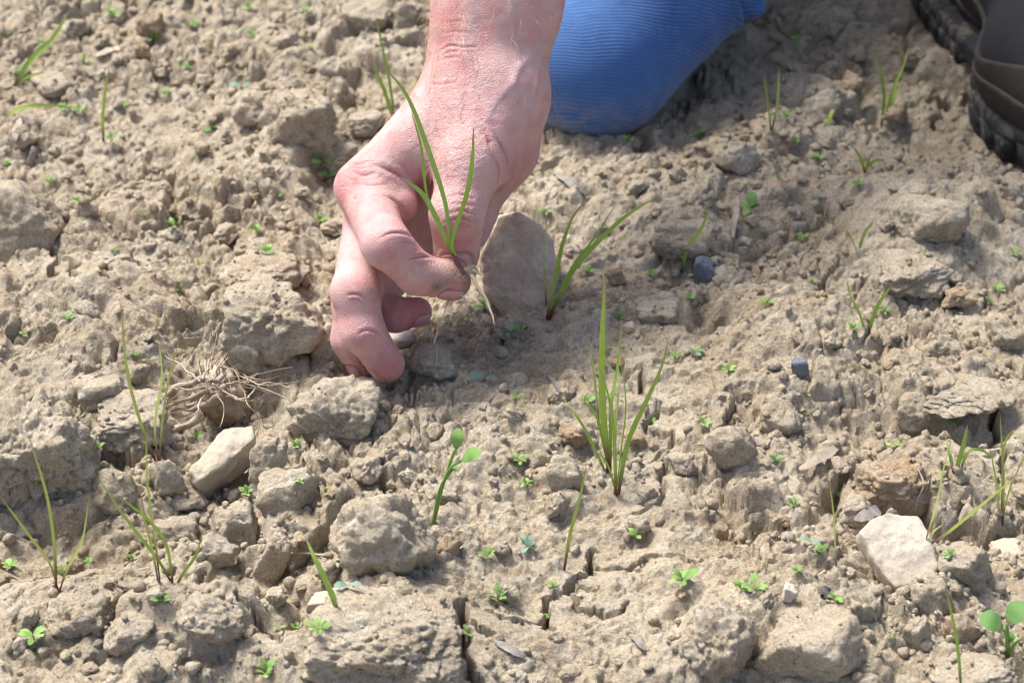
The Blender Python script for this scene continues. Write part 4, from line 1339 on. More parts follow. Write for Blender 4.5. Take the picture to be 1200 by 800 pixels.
STONES = [
    ('pebble', 'grey stone under the curled little finger', 468, 402, 40, 34, 204, STONE_DULL, dict(emb=.3, planes=7, sharp=.9, rough=.35, lump=.05)),
    ('pebble', 'bluish slate piece standing upright in the soil', 824, 320, 24, 38, 205, STONE_SLATE, dict(emb=.5, planes=6, sharp=.95, rough=.25, lump=.04, rot=-.1)),
    ('pebble', 'dark slate flake lying flat on the mound', 938, 432, 20, 26, 206, STONE_SLATE, dict(emb=.4, planes=6, sharp=.95, rough=.25, rot=.5)),
    ('pebble', 'brownish rounded pebble at the foot of the broad blade', 378, 706, 38, 30, 207, STONE_TAN, dict(emb=.4, planes=4, sharp=.4, rough=.25, lump=.05)),
    ('pebble', 'tiny white pebble on the crusted clod', 926, 694, 20, 20, 208, STONE_PALE, dict(emb=.5, planes=6, sharp=.9, rough=.2)),
    ('pebble', 'small ochre pebble among crumbs by the hollow soil', 845, 626, 18, 26, 209, CLOD_OCHRE, dict(emb=.4, planes=5, sharp=.7, rough=.4)),
    ('pebble', 'flat brown pebble under the reaching middle finger', 428, 452, 36, 18, 210, STONE_DULL, dict(emb=.3, planes=6, sharp=.9, rough=.3)),
    ('pebble', 'ochre lump beside the tall grass tuft', 744, 516, 26, 22, 211, CLOD_OCHRE, dict(emb=.3, planes=5, sharp=.5)),
    ('pebble', 'smooth round pebble by the grass behind the grey stone', 738, 384, 15, 13, 212, STONE_TAN, dict(emb=.4, planes=3, sharp=.3, rough=.2)),
    ('pebble', 'pinkish flat stone sunk in soil by the red-stemmed grass', 1188, 648, 56, 30, 213, STONE_TAN, dict(emb=-.1, planes=5, sharp=.8, rough=.2)),
    ('pebble', 'yellowish small pebble out in the shade beyond the knee', 872, 162, 14, 11, 214, CLOD_OCHRE, dict(emb=.4, planes=4, sharp=.5)),
]
for (nm, lb, u, v, w, h, sd_, m_, kw) in STONES:
    if w <= 60: kw = {**kw, 'boxy': True, 'rough': max(kw.get('rough', 1), .5), 'sharp': .85}
    clod(nm, lb, 'stone', u, v, w, h, sd_, mat=m_, sub=5 if w > 60 else 4, **kw)

def traced_stone(label, outline, tilt, thick, mat, seed, lift, bev=0.002, amp=0.0007, taper=0.86, slump=(0, 0)):
    """slab whose upper face has a traced outline in a tilted plane resting on the soil; real thickness below it"""
    uv = np.array(outline, dtype=float); cu, cvv = uv.mean(0)
    g0 = gp(cu, cvv); g0 = g0 + np.array([0, 0, lift])
    d0 = ray(cu, cvv); D0 = ((g0[2]) - CAM[2]) / d0[2]; c0 = CAM + D0 * d0
    nrm = np.array([slump[0], -math.sin(tilt), math.cos(tilt)]); nrm /= np.linalg.norm(nrm)
    top = []
    for u, v in uv:
        d = ray(u, v); t_ = ((c0 - CAM) @ nrm) / (d @ nrm); top.append(CAM + t_ * d - c0)
    top = np.array(top); gr = np.random.default_rng(seed)
    bm = bmesh.new()
    for k, q in enumerate(top):
        bm.verts.new(q * 0.97 + nrm * gr.uniform(-.0012, .0012)); bm.verts.new(q * 1.01 - nrm * thick * gr.uniform(0.2, 0.55)); bm.verts.new(q * taper - nrm * thick)
    bm.verts.new(nrm * 0.0012)
    r_ = bmesh.ops.convex_hull(bm, input=bm.verts)
    bmesh.ops.delete(bm, geom=[e for e in r_['geom_interior'] if isinstance(e, bmesh.types.BMVert)], context='VERTS')
    bmesh.ops.triangulate(bm, faces=bm.faces[:])
    for it in range(9):
        long_ = [e for e in bm.edges if e.calc_length() > 0.0019]
        if not long_: break
        bmesh.ops.subdivide_edges(bm, edges=long_, cuts=1); bmesh.ops.triangulate(bm, faces=[f for f in bm.faces if len(f.verts) > 3])
    for it in range(2): bmesh.ops.smooth_vert(bm, verts=bm.verts[:], factor=0.4, use_axis_x=True, use_axis_y=True, use_axis_z=True)
    bm.normal_update()
    V = np.array([v.co[:] for v in bm.verts]); N_ = np.array([v.normal[:] for v in bm.verts]); Fc = np.array([[v.index for v in f.verts] for f in bm.faces]) if not bm.verts.index_update() else None
    bm.free()
    o_ = seed * 1.7
    dsp = amp * (1.2 * fbm3(V * 90 + o_, 3, seed) + 0.7 * fbm3(V * 320 + o_, 3, seed + 1, 0.65)) - amp * 1.2 * np.clip(fbm3(V * 180 + o_, 2, seed + 2) - 0.25, 0, 1)
    o = obj('stone', mesh_np('stone', V + N_ * dsp[:, None], Fc), mat, None, c0)
    tag(o, label, 'stone'); MARKS[label] = c0
    TAKEN.append((cu, cvv, 0.5 * max(np.ptp(uv[:, 0]), np.ptp(uv[:, 1]))))
traced_stone('pale beige angular flat-topped stone propped on clods', [(1006, 622), (1022, 606), (1040, 599), (1078, 602), (1092, 632), (1103, 666), (1078, 684), (1050, 690), (1034, 672), (1018, 650)], 0.55, 0.026, STONE_PALE, 31, 0.020, .0018, .0008)
traced_stone('tan angular elongated stone lying beside the dried root tuft', [(220, 550), (262, 502), (297, 498), (299, 514), (262, 545), (231, 563)], 0.30, 0.019, STONE_TAN, 33, 0.017, .0014, .0010)
traced_stone('large rust-mottled grey stone behind the pinching fingers', [(584, 252), (606, 246), (630, 258), (648, 282), (656, 322), (642, 366), (612, 384), (588, 372), (566, 340), (562, 300)], 1.02, 0.034, STONE_GREY, 35, 0.020, .002, .0011)
# loose clods: individuals that share a few shapes
SHAPES = []
for k in range(16):
    V, Fc = clod_shape(4, 300 + k, planes=8 + k % 5, sharp=0.6 + 0.04 * (k % 8), boxy=k % 2 == 0, rough=1.1)
    V = V / np.abs(V).max(0)
    SHAPES.append(mesh_np('loose_clod', V, Fc)); SHAPES[-1].materials.append(CLOD if k % 9 != 4 else CLOD_OCHRE)
g = np.random.default_rng(23)
made = 0; tries = 0; LOOSE = []
SMX = lambda p: SM[int(np.clip((p[1] - YD[0]) / DY, 0, SM.shape[0] - 1)), int(np.clip((p[0] - XD[0]) / DX, 0, SM.shape[1] - 1))]
HANDBOX = [(395, 0, 660, 460), (630, 0, 900, 155), (1080, 0, 1200, 200)]
while made < 235 and tries < 6000:
    tries += 1
    u = g.uniform(-10, 1210); v = g.uniform(-5, 815)
    if any(a < u < c_ and b < v < d_ for a, b, c_, d_ in HANDBOX): continue
    w = 13 + 30 * g.random() ** 2.2
    if v < 250: w *= 0.95
    if any((u - a) ** 2 + (v - b) ** 2 < (0.75 * r_ + w * 0.55) ** 2 for a, b, r_ in TAKEN): continue
    gpnt = gp(u, v)
    if g.random() < 0.85 * SMX(gpnt): continue
    c, r = place(u, v, w, w * g.uniform(0.65, 0.9), 0.30)
    me_ = SHAPES[int(g.integers(0, 16))]
    o = bpy.data.objects.new('loose_clod', me_); COL.objects.link(o)
    o.location = tuple(c); o.scale = tuple(r); o.rotation_euler = (g.normal(0, .35), g.normal(0, .35), g.uniform(0, 6.28))
    LOOSE.append((o, w, c)) if w > 18 else None
    if w > 27: tag(o, 'fist-like loose clod about the size of a walnut on the bare field', 'clod', 'walnut-sized loose clods')
    elif w > 18: tag(o, 'small loose clod of dry tan soil the size of a hazelnut', 'clod', 'hazelnut-sized loose clods')
    else: tag(o, 'pea-sized loose crumb of dry tan soil', 'clod', 'pea-sized loose clods')
    TAKEN.append((u, v, w / 2)); made += 1

# crumbs nobody could count: one mesh
CR = []
for k in range(10):
    V, Fc = clod_shape(2, 500 + k, planes=5, sharp=.4, rough=1.1); CR.append((V / np.abs(V).max(0), Fc))
CS = []
for k in range(8):
    V, Fc = clod_shape(1, 540 + k, planes=4, sharp=.4, rough=1.2); CS.append((V / np.abs(V).max(0), Fc))
cv, cf, off = [], [], 0
N = 9500
xs = g.uniform(-0.36, 0.36, N); ys = g.uniform(-0.30, 0.46, N)
clump = fbm2(xs * 26, ys * 26, 3, 99)
keep_p = np.clip(0.45 + 1.3 * clump, 0.05, 1)
for (lb_, c_) in MARKS.items():          # spill around and over the big clods
    k = 34; rr = 0.008 + 0.022 * g.random(k); aa = g.uniform(0, 6.28, k)
    xs = np.concatenate([xs, c_[0] + rr * np.cos(aa)]); ys = np.concatenate([ys, c_[1] + rr * np.sin(aa)]); keep_p = np.concatenate([keep_p, np.full(k, 0.9)])
deps = bpy.context.evaluated_depsgraph_get(); deps.update()
for k in range(len(xs)):
    if not (-0.40 < xs[k] < 0.40 and -0.31 < ys[k] < 0.50): continue
    sm = SM[int((ys[k] - YD[0]) / DY), int((xs[k] - XD[0]) / DX)]
    if g.random() > keep_p[k] * (1 - 0.7 * sm): continue
    r = 0.0009 + 0.0026 * g.random() ** 2.6
    hit, loc, nor, idx, ob, mt = scene.ray_cast(deps, Vector((xs[k], ys[k], 0.12)), Vector((0, 0, -1)))
    if not hit or ob.parent is not None or nor.z < 0.45: continue
    if not ob.name.startswith(('ground', 'soil_clod', 'loose_clod')): continue
    if ob.name.startswith('soil'):
        if g.random() < 0.45: continue
        r *= 0.6
    V, Fc = CR[int(g.integers(0, 10))] if r > 0.0018 else CS[int(g.integers(0, 8))]
    sc = r * g.uniform(0.65, 1.15, 3)
    W = (V * sc) @ rotz(g.uniform(0, 6.28)).T + np.array(loc) + np.array([0, 0, 0.40 * r])
    cv.append(W); cf.append(Fc + off); off += len(W)
crumbs = obj('soil_crumbs', mesh_np('soil_crumbs', np.vstack(cv), np.vstack(cf)), SOIL)
tag(crumbs, 'fine loose crumbs of dry tan soil strewn over the ground', 'soil crumbs', kind='stuff')

# ------------------------------------------------------------------ surfaces that plants and litter stand on
deps = bpy.context.evaluated_depsgraph_get(); deps.update()
def surf(u, v):
    """first solid surface (ground, clod or stone) seen at a photo pixel"""
    hit, loc, nor, idx, ob, mt = scene.ray_cast(deps, Vector(CAM), Vector(ray(u, v)).normalized())
    if hit and (ob.name.startswith(('ground', 'soil_c', 'loose', 'stone', 'pebble'))): return np.array(loc)
    return gp(u, v)

def up_plane(u, v, base, lean=0.0):
    """point at a pixel in the upright plane through base that faces the viewer (lean shifts it in depth)"""
    d = ray(u, v); D = (base[1] + lean - CAM[1]) / d[1]
    return CAM + D * d

g = np.random.default_rng(41)
def grass(label, base, blades, group=None, mat=None, base_pt=None, sink=0.004):
    b = surf(*base) if base_pt is None else base_pt
    root = empty('grass_seedling', b)
    tag(root, label, 'grass', group)
    for bl in blades:
        w, pl = bl[0], bl[1]
        lean = bl[2] if len(bl) > 2 else g.normal(0, 0.012)
        n = len(pl)
        p3 = [b + np.array([g.normal(0, .0006), g.normal(0, .0006), -sink])]
        for k, (u, v) in enumerate(pl):
            p3.append(up_plane(u, v, b, lean * ((k + 1) / n) ** 1.5))
        px = (b - CAM) @ FWD / F
        phi = g.normal(0, 0.5)
        V, Q, al = blade_mesh(np.array(p3) - b, w * px / 2 * g.uniform(0.7, 0.95), (math.sin(phi), -math.cos(phi) * 0.8, 0.55), n=18, fold=0.35, peak=0.38)
        me_ = mesh_np('blade', V, Q); attr_f(me_, 'along', al)
        obj('blade', me_, mat or GRASS, root)
    return root

grass('tall upright grass shoot with one broad blade and a curled dry leaf', (714, 553), [
    (9.5, [(706, 480), (705, 407), (709, 322)]), (5, [(690, 510), (672, 482), (658, 464)]), (4, [(700, 490), (685, 470), (690, 460), (696, 463)]),
    (5.5, [(716, 480), (722, 440), (729, 376)])])
grass('dense grass shoot with a long leaning blade, close beside the tall broad-bladed shoot', (722, 579), [
    (6.5, [(735, 520), (757, 470), (773, 435), (784, 398)]), (4.5, [(727, 530), (733, 475), (727, 415)]), (5, [(719, 500), (712, 460), (702, 428)]),
    (4.5, [(722, 500), (726, 450), (724, 425)]), (4, [(712, 545), (700, 530), (693, 520)])])
grass('single dark red-based grass blade behind the tall shoot', (703, 497), [(4, [(697, 450), (690, 395)])], mat=GRASS_THIN)
grass('fan of long grass blades beside the rust-mottled stone', (641, 374), [
    (5.5, [(651, 325), (659, 287), (671, 255), (685, 237)]), (7, [(659, 340), (675, 311), (715, 269), (745, 245), (772, 230)]), (4, [(668, 318), (695, 281), (721, 240)])])
grass('thin upright stalk touching the rust-mottled stone', (639, 360), [(2.4, [(637, 300), (642, 249)])], mat=GRASS_THIN)
grass('thin grass with three stems standing before the dried roots', (186, 540), [
    (4.5, [(170, 510), (150, 440), (141, 352)]), (5, [(182, 500), (190, 440), (185, 390)]), (3.8, [(190, 500), (197, 450), (211, 395)])], mat=GRASS_THIN)
grass('wide three-bladed grass shoot with a red base in cracked soil', (68, 688), [
    (4.5, [(58, 660), (30, 622), (-2, 578)]), (5.5, [(64, 640), (55, 580), (33, 508)]), (4.5, [(80, 665), (97, 632), (105, 580)])], mat=GRASS_THIN)
grass('grass tuft with a bent curling blade near the forked crack', (204, 681), [
    (5, [(195, 640), (175, 610), (150, 590), (135, 578)]), (4.5, [(216, 670), (230, 650), (236, 627)], -0.02), (5, [(185, 655), (150, 610), (110, 552)])])
grass('straight grass stalk beside the tuft with a bent blade', (187, 682), [(4, [(180, 620), (172, 560), (172, 490)]), (3.5, [(178, 640), (166, 600), (160, 580)])], mat=GRASS_THIN)
grass('short broad grass blade leaning over a rounded pebble', (396, 709), [(9.5, [(385, 685), (370, 655), (358, 629)]), (5, [(390, 695), (384, 685)])])
grass('lone slender blade beside the deep crack', (660, 668), [(5.5, [(668, 625), (680, 580), (688, 541)])], mat=GRASS_THIN)
grass('lone straight stalk beside the pale flat-topped stone', (981, 664), [(4.5, [(978, 610), (972, 563)])], mat=GRASS_THIN)
grass('red-stemmed grass with four thin blades', (1175, 614), [(3.5, [(1168, 570), (1160, 525)]), (4, [(1176, 560), (1173, 500), (1172, 488)]),
    (4, [(1182, 575), (1200, 535), (1215, 500)]), (3.6, [(1176, 530), (1186, 505), (1200, 515), (1215, 525)])], mat=GRASS_THIN)
grass('two long blades rising behind the pale flat-topped stone', (1084, 632), [(4.5, [(1098, 590), (1106, 550), (1114, 518)]), (5, [(1105, 628), (1140, 600), (1195, 555)]), (3.2, [(1095, 622), (1106, 614)])], mat=GRASS_THIN)
grass('long lone blade beside the ochre-edged clod', (1127, 806), [(6, [(1122, 760), (1116, 725), (1108, 690)])])
grass('short broad-leaved grass shoot before the dark hole', (1118, 548), [(7, [(1128, 525), (1134, 497)]), (7, [(1112, 530), (1108, 512)]), (5, [(1135, 530), (1150, 527), (1165, 538)])])
BG = 'grass shoots in the blurred far part of the field'
grass('broad bright grass shoot rising behind the wrist', (463, 138), [(9, [(455, 95), (447, 55), (440, 18)]), (6, [(452, 110), (442, 85), (436, 68)])])
grass('long drooping blade pair beyond the crusted slope', (14, 100), [(8, [(35, 72), (60, 48), (82, 12)]), (5, [(30, 92), (50, 86), (66, 88)])])
grass('flat-lying pale blade beyond the crusted slope', (0, 138), [(5, [(25, 127), (55, 124), (92, 126)])])
grass('thin yellowish stalk in the far field', (119, 167), [(5, [(121, 130), (128, 78)])], mat=GRASS_THIN)
grass('pair of thin upright blades in the shade beyond the knee', (905, 150), [(4, [(900, 120), (895, 85)]), (4, [(911, 120), (913, 78)])], mat=GRASS_THIN)
grass('forked dark grass shoot between knee and boot', (1034, 148), [(5, [(1045, 110), (1058, 80), (1066, 52)]), (4.5, [(1036, 110), (1030, 70)]), (5, [(1046, 118), (1058, 98)])])
grass('short dark grass shoot in the shaded soil', (968, 149), [(5, [(974, 133), (986, 118)]), (4, [(966, 135), (966, 118)])])
grass('star-shaped short grass in front of the boot', (1014, 200), [(5, [(1022, 190), (1036, 187)]), (5, [(1008, 186), (998, 170)]), (4, [(1020, 183), (1026, 178)])])
grass('curved stalk leaning over the pale clod', (797, 318), [(5, [(806, 292), (824, 264), (832, 235)]), (4, [(800, 305), (795, 298)])])
grass('short blade above the ledge-like clod', (1006, 290), [(6, [(1012, 275), (1024, 258)]), (4, [(998, 280), (992, 270)])])
grass('small leaning grass shoot below the ledge-like clod', (1018, 388), [(5.5, [(1028, 360), (1046, 333)]), (4, [(1008, 370), (996, 345), (992, 325)])])
grass('very thin reddish stem behind the straight grass stalk', (178, 640), [(2.2, [(172, 615), (166, 585), (162, 572)])], mat=ROOT)

# --- the grass plant held between thumb and finger
hb = (J['i3'] * 0.5 + J['t3'] * 0.5) + camdir(0.3, 0.2, 1) * 0.011
hb = P(541, 315, ((hb - CAM) @ FWD))
held = empty('held_grass_seedling', hb)
tag(held, 'young grass plant with dangling roots pinched between thumb and index finger', 'grass')
def held_pts(pl, lean):
    n = len(pl); D0 = (hb - CAM) @ FWD
    return np.array([P(u, v, D0 + lean * (k / (n - 1)) ** 1.3) for k, (u, v) in enumerate(pl)]) - hb
for w, pl, lean in [(6.5, [(534, 303), (527, 285), (522, 240), (503, 180), (478, 115), (453, 82)], -0.028), (6, [(536, 303), (530, 283), (546, 230), (553, 190), (555, 150)], -0.035),
                    (6.8, [(533, 303), (524, 285), (512, 258), (495, 228), (470, 208)], -0.022), (3.6, [(512, 258), (503, 240), (498, 215), (493, 170), (482, 131)], -0.026)]:
    p3 = held_pts(pl, lean) + camdir(0, 0, 1) * 0.002
    V, Q, al = blade_mesh(p3, w * 0.000415 / 2, camdir(0.35, 0.1, 1), n=26, fold=0.35, peak=0.55, basew=0.35)
    me_ = mesh_np('blade', V, Q); attr_f(me_, 'along', 0.16 + al * 0.84)
    obj('blade', me_, GRASS, held)
t = NT('grass_stem_red'); t.col(t.mix(t.noise(200, 3, .5), (0.10, 0.025, 0.025), (0.17, 0.06, 0.035))); t.set(Roughness=0.5); STEM = t.m
for pl, r in [([(543, 322), (537, 309), (531, 298), (524, 285)], .0013), ([(541, 318), (532, 300), (528, 281)], .0011)]:
    V, Q = tube(held_pts(pl, 0.0) + camdir(0, 0, 1) * 0.0025, [r * 1.2, r, r * .8], 8, 12)
    obj('stem', mesh_np('stem', V, Q), STEM, held)
for pl, r, lean in [([(549, 318), (556, 328), (562, 340), (570, 352), (576, 366), (580, 380)], [.0011, .0007, .0006, .0003], -.003), ([(548, 316), (556, 318), (563, 322)], [.001, .0005], 0),
              ([(540, 345), (546, 352), (547, 362), (544, 370)], [.0006, .0004, .0002], .004), ([(527, 352), (522, 362), (515, 380), (509, 402)], [.0005, .0004, .0003], .006),
              ([(552, 322), (558, 330), (562, 346), (566, 350), (572, 362)], [.0005, .0003, .0002], 0), ([(556, 326), (560, 334), (559, 342)], [.0004, .0002], 0)]:
    V, Q = tube(held_pts(pl, lean) + camdir(0, 0, 1) * 0.001, r, 6, 20)
    V = V + 0.0004 * np.stack([noise3(V * 300 + k * 9, 7 + k) for k in range(3)], -1)
    obj('root', mesh_np('root', V, Q), ROOT_FRESH, held)
# soil still clinging to the root
V, Fc = clod_shape(3, 611, planes=6, rough=1.6)
q = np.array([(a, b, c_, c_) for a, b, c_ in Fc])
me_ = mesh_np('soil_crumb', (V * np.array([.0042, .003, .0035])) + held_pts([(551, 317), (552, 318)], 0)[0], Fc)
obj('soil_crumb', me_, CLOD, held)

# ------------------------------------------------------------------ seedlings: small leaves on short stalks
def leaf_round(L, w, curl=0.25):
    n = 9; pts_ = [(0, 0, 0), (0.25 * L, 0, 0.02 * L), (0.6 * L, 0, 0.06 * L), (L, 0, -curl * 0.3 * L)]
    V, Q, al = blade_mesh(np.array(pts_), w, (0, 0.02, 1), n=11, tipw=0.18, fold=0.07, peak=0.62, basew=0.12, thick=0.00016)
    return V, Q, al
def leaf_feather(L, seed):
    gg = np.random.default_rng(seed); Vs, Qs, As = [], [], []; off = 0
    rach = np.array([(0, 0, 0), (0.5 * L, 0, 0.18 * L), (L, 0, 0.12 * L)])
    parts_ = [(rach, 0.055 * L)]
    sp_ = spline(rach, 7)
    for k, i in enumerate((2, 3, 4, 5)):
        for s in (-1, 1):
            a = sp_[i]; ll = L * (0.34 - 0.05 * k) * gg.uniform(0.8, 1.2)
            parts_.append((np.array([a, a + np.array([0.55 * ll, s * 0.5 * ll, 0.05 * ll]), a + np.array([ll * 0.95, s * ll * 0.75, 0.02 * ll])]), 0.055 * L))
    for pp, w in parts_:
        V, Q, al = blade_mesh(pp, w, (0.01, 0.0, 1), n=6, tipw=0.15, fold=0.2, peak=0.5, basew=0.6, thick=0.00012)
        Vs.append(V); Qs.append(Q + off); As.append(al); off += len(V)
    return np.vstack(Vs), np.vstack(Qs), np.concatenate(As)
def leaf_obj(kind, mat):
    if kind == 'round': V, Q, al = leaf_round(1.0, 0.30)
    elif kind == 'oval': V, Q, al = leaf_round(1.0, 0.21)
    else: V, Q, al = leaf_feather(1.0, 5)
    me_ = mesh_np('leaf', V, Q); attr_f(me_, 'along', al); me_.materials.append(mat)
    return me_
LM = {('feather', 'w'): leaf_obj('feather', WEED), ('round', 'w'): leaf_obj('round', WEED), ('oval', 'w'): leaf_obj('oval', WEED),
      ('round', 'c'): leaf_obj('round', COTY), ('oval', 'c'): leaf_obj('oval', COTY), ('round', 'd'): leaf_obj('round', WEED_DARK), ('oval', 'd'): leaf_obj('oval', WEED_DARK)}
stalk_me = mesh_np('stalk', *tube(np.array([(0, 0, -0.6), (0.03, 0, 0.5), (0, 0, 1.0)]), [.09, .07, .06], 6, 6)); stalk_me.materials.append(WEED)
def seedling(u, v, size, kind, label, group, stalk=0.35):
    """rosette about `size` pixels wide at a photo pixel"""
    b = surf(u, v + size * 0.12); px = (b - CAM) @ FWD / F
    L = size * px * 0.52
    root = empty('weed_seedling', b); tag(root, label, 'seedling', group)
    spec = {'feather': [('feather', 'w', 5), ('oval', 'w', 2)], 'leafy': [('oval', 'w', 4), ('round', 'w', 2)], 'pair': [('round', 'c', 2)],
            'blue': [('oval', 'c', 4), ('feather', 'w', 2)], 'dark': [('round', 'd', 3), ('oval', 'd', 1)], 'bright': [('round', 'w', 2)]}[kind]
    hgt = L * stalk
    st = bpy.data.objects.new('stalk', stalk_me); COL.objects.link(st); st.parent = root; st.scale = (hgt * .9, hgt * .9, max(hgt, 1e-4))
    a0 = g.uniform(0, 6.28)
    if kind in ('pair', 'bright'): a0 = g.normal(0, 0.35)
    tot = sum(s[2] for s in spec); i = 0
    for (lk, lm, cnt) in spec:
        for k in range(cnt):
            o = bpy.data.objects.new('leaf', LM[(lk, lm)]); COL.objects.link(o); o.parent = root
            a = a0 + (i * 2.399 if kind not in ('pair', 'bright') else i * math.pi) + g.normal(0, 0.2)
            sc = L * g.uniform(0.75, 1.1)
            o.scale = (sc, sc, sc); o.location = (0, 0, hgt)
            pit = -g.uniform(0.15, 0.75) if kind not in ('pair', 'bright') else -g.uniform(0.1, 0.3)
            o.rotation_euler = (Matrix.Rotation(a, 3, 'Z') @ Matrix.Rotation(pit, 3, 'Y') @ Matrix.Rotation(g.normal(0, .25), 3, 'X')).to_euler()
            i += 1
    return root
FE = [(78, 375, 22), (205, 266, 24), (312, 296, 24), (300, 272, 22), (376, 258, 22), (690, 320, 22), (610, 540, 26), (617, 568, 22), (605, 465, 18), (570, 652, 24), (583, 702, 36),
      (648, 686, 18), (745, 627, 28), (886, 690, 38), (868, 690, 26), (908, 540, 20), (930, 592, 22), (825, 497, 24), (854, 434, 22), (550, 742, 24), (312, 788, 36), (374, 738, 34), (348, 735, 18),
      (190, 704, 26), (290, 578, 22), (347, 523, 20), (230, 512, 24), (115, 526, 20), (978, 582, 22), (1120, 668, 18), (60, 215, 20), (92, 236, 18), (210, 340, 16), (600, 392, 26), (726, 372, 20), (762, 322, 18), (1168, 340, 22), (1156, 354, 18),
      (690, 470, 22), (762, 495, 20), (185, 46, 24), (132, 18, 22), (225, 32, 20), (295, 42, 20), (360, 15, 18), (100, 72, 18), (92, 132, 24), (76, 128, 20), (145, 126, 16), (735, 166, 22), (820, 160, 22), (640, 250, 20), (500, 372, 22)]
ex = np.random.default_rng(12)
while len(FE) < 92:
    u_, v_ = ex.uniform(5, 1195), ex.uniform(5, 330) if ex.random() < 0.7 else ex.uniform(330, 795)
    if any(a_ - 20 < u_ < c_ + 20 and b_ < v_ < d_ + 15 for a_, b_, c_, d_ in HANDBOX) or any((u_ - q_[0]) ** 2 + (v_ - q_[1]) ** 2 < 900 for q_ in FE) or any((u_ - q_[0]) ** 2 + (v_ - q_[1]) ** 2 < (q_[2] + 6) ** 2 for q_ in TAKEN if q_[2] > 12): continue
    FE.append((u_, v_, ex.uniform(9, 24)))
for (u, v, s) in FE:
    far_ = v < 330
    seedling(u, v, s, 'feather', 'tiny feathery green weed seedling in the far field' if far_ else 'tiny feathery green weed seedling on the bare crusted soil', 'feathery weed seedlings, far' if far_ else 'feathery weed seedlings, near', .3)
for (u, v, s, k, lb) in [
    (40, 746, 40, 'leafy', 'bushy little weed beside the fibrous clod'), (12, 664, 26, 'leafy', 'small weed growing in a crack next to the wide grass shoot'),
    (800, 680, 44, 'leafy', 'leafy weed seedling at the edge of the hollow soil'), (1113, 650, 22, 'leafy', 'small bright weed right behind the pale flat-topped stone'),
    (248, 152, 26, 'dark', 'upright dark two-leaved seedling in the far field'), (378, 188, 34, 'dark', 'dark round-leaved seedling beside the knuckle'), (384, 208, 26, 'dark', 'low dark-leaved seedling under the knuckle clod'),
    (570, 362, 34, 'dark', 'green round-leaved seedling below the hanging roots'), (590, 350, 18, 'bright', 'single pale leaf pair against the rust-mottled stone'),
    (880, 246, 40, 'dark', 'seedling with three round leaves beyond the slate piece'), (810, 352, 24, 'dark', 'glossy small seedling near the slate piece'),
    (1120, 492, 32, 'bright', 'bright green seed-leaf pair in the dark hole under the slab'), (1048, 522, 20, 'bright', 'dark green seedling in the hollow beside the ochre-stained clod'),
    (618, 641, 38, 'blue', 'blue-green four-leaved seedling near the lone slender blade'), (950, 634, 28, 'pair', 'blue-green leaf pair on a bare slope left of the lone straight stalk'),
    (815, 414, 26, 'blue', 'grey-green seedling behind the branching crack'), (408, 686, 30, 'pair', 'blue-green seed leaves in the gap under the big pale clod'),
    (284, 102, 28, 'pair', 'blue-grey seed-leaf pair in the far field'), (568, 443, 36, 'pair', 'flat dull green leaf pair in front of the grey stone'),
    (175, 422, 22, 'pair', 'pale blue seed-leaf pair behind the thin grass with three stems'), (394, 487, 14, 'pair', 'tiny pale blue leaf on the rough clod under the fingers'),
    (352, 565, 14, 'leafy', 'tiny seedling on top of the oval clod'), (978, 702, 20, 'leafy', 'little seedling beside the black bark crumb'), (958, 186, 20, 'dark', 'small dark seedling in the shaded soil'),
    (962, 232, 26, 'pair', 'grey-green leaf pair in front of the ridge-like clod'), (43, 532, 1, 'bright', ''), (328, 735, 18, 'bright', 'small leaf pair beside the lumpy clod'),
    (610, 385, 18, 'bright', 'pale leaf pair at the foot of the rust-mottled stone'), (940, 680, 12, 'pair', '')]:
    if lb: seedling(u, v, s, k, lb, None, .35)

# two larger seedlings with stalked leaves
def stalked(label, base, leaves, mat, sh=0.34):
    b = surf(*base); root = empty('weed_seedling', b); tag(root, label, 'seedling'); px = (b - CAM) @ FWD / F
    for k, (via, tip, size, ang, lk) in enumerate(leaves):
        p3 = [b + np.array([0, 0, -.003])] + [up_plane(u, v, b, -0.004 * (j + 1)) for j, (u, v) in enumerate(via)]
        p3 = np.array(p3) - b
        V, Q = tube(p3, [.0010, .0008, .0007], 7, 14); me_ = mesh_np('stalk', V, Q)
        attr_f(me_, 'along', np.concatenate([np.repeat(np.linspace(0.02, 0.8, 14), 7), [0.02, 0.8]]))
        obj('stalk', me_, WEED, root)
        V, Q, al = leaf_round(size * px, size * px * sh)
        # local frame: x along the leaf in the picture plane, z towards the viewer
        X_ = camdir(math.cos(ang), math.sin(ang), 0.15); Z_ = camdir(0.0, 0.5, 0.8); Z_ = Z_ - (Z_ @ X_) * X_; Z_ /= np.linalg.norm(Z_); Y_ = np.cross(Z_, X_)
        W = V[:, :1] * X_ + V[:, 1:2] * Y_ + V[:, 2:] * Z_ + p3[-1]
        me_ = mesh_np('leaf', W, Q); attr_f(me_, 'along', al); obj('leaf', me_, mat, root)
    return root
stalked('slender seedling with two round green leaves on a red-based stem', (507, 610), [
    ([(517, 575), (530, 535), (534, 526)], 0, 24, math.radians(82), 0), ([(518, 570), (528, 548), (540, 540)], 0, 26, math.radians(28), 0), ([(516, 572), (530, 550)], 0, 10, math.radians(10), 0)], WEED)
stalked('seedling with three round scalloped leaves on red stalks', (1180, 764), [
    ([(1180, 748), (1176, 736)], 0, 31, math.radians(150), 0), ([(1181, 746), (1180, 730)], 0, 31, math.radians(50), 0), ([(1188, 755), (1196, 748)], 0, 28, math.radians(-10), 0), ([(1182, 752)], 0, 12, math.radians(70), 0)], WEED_DARK, .42)

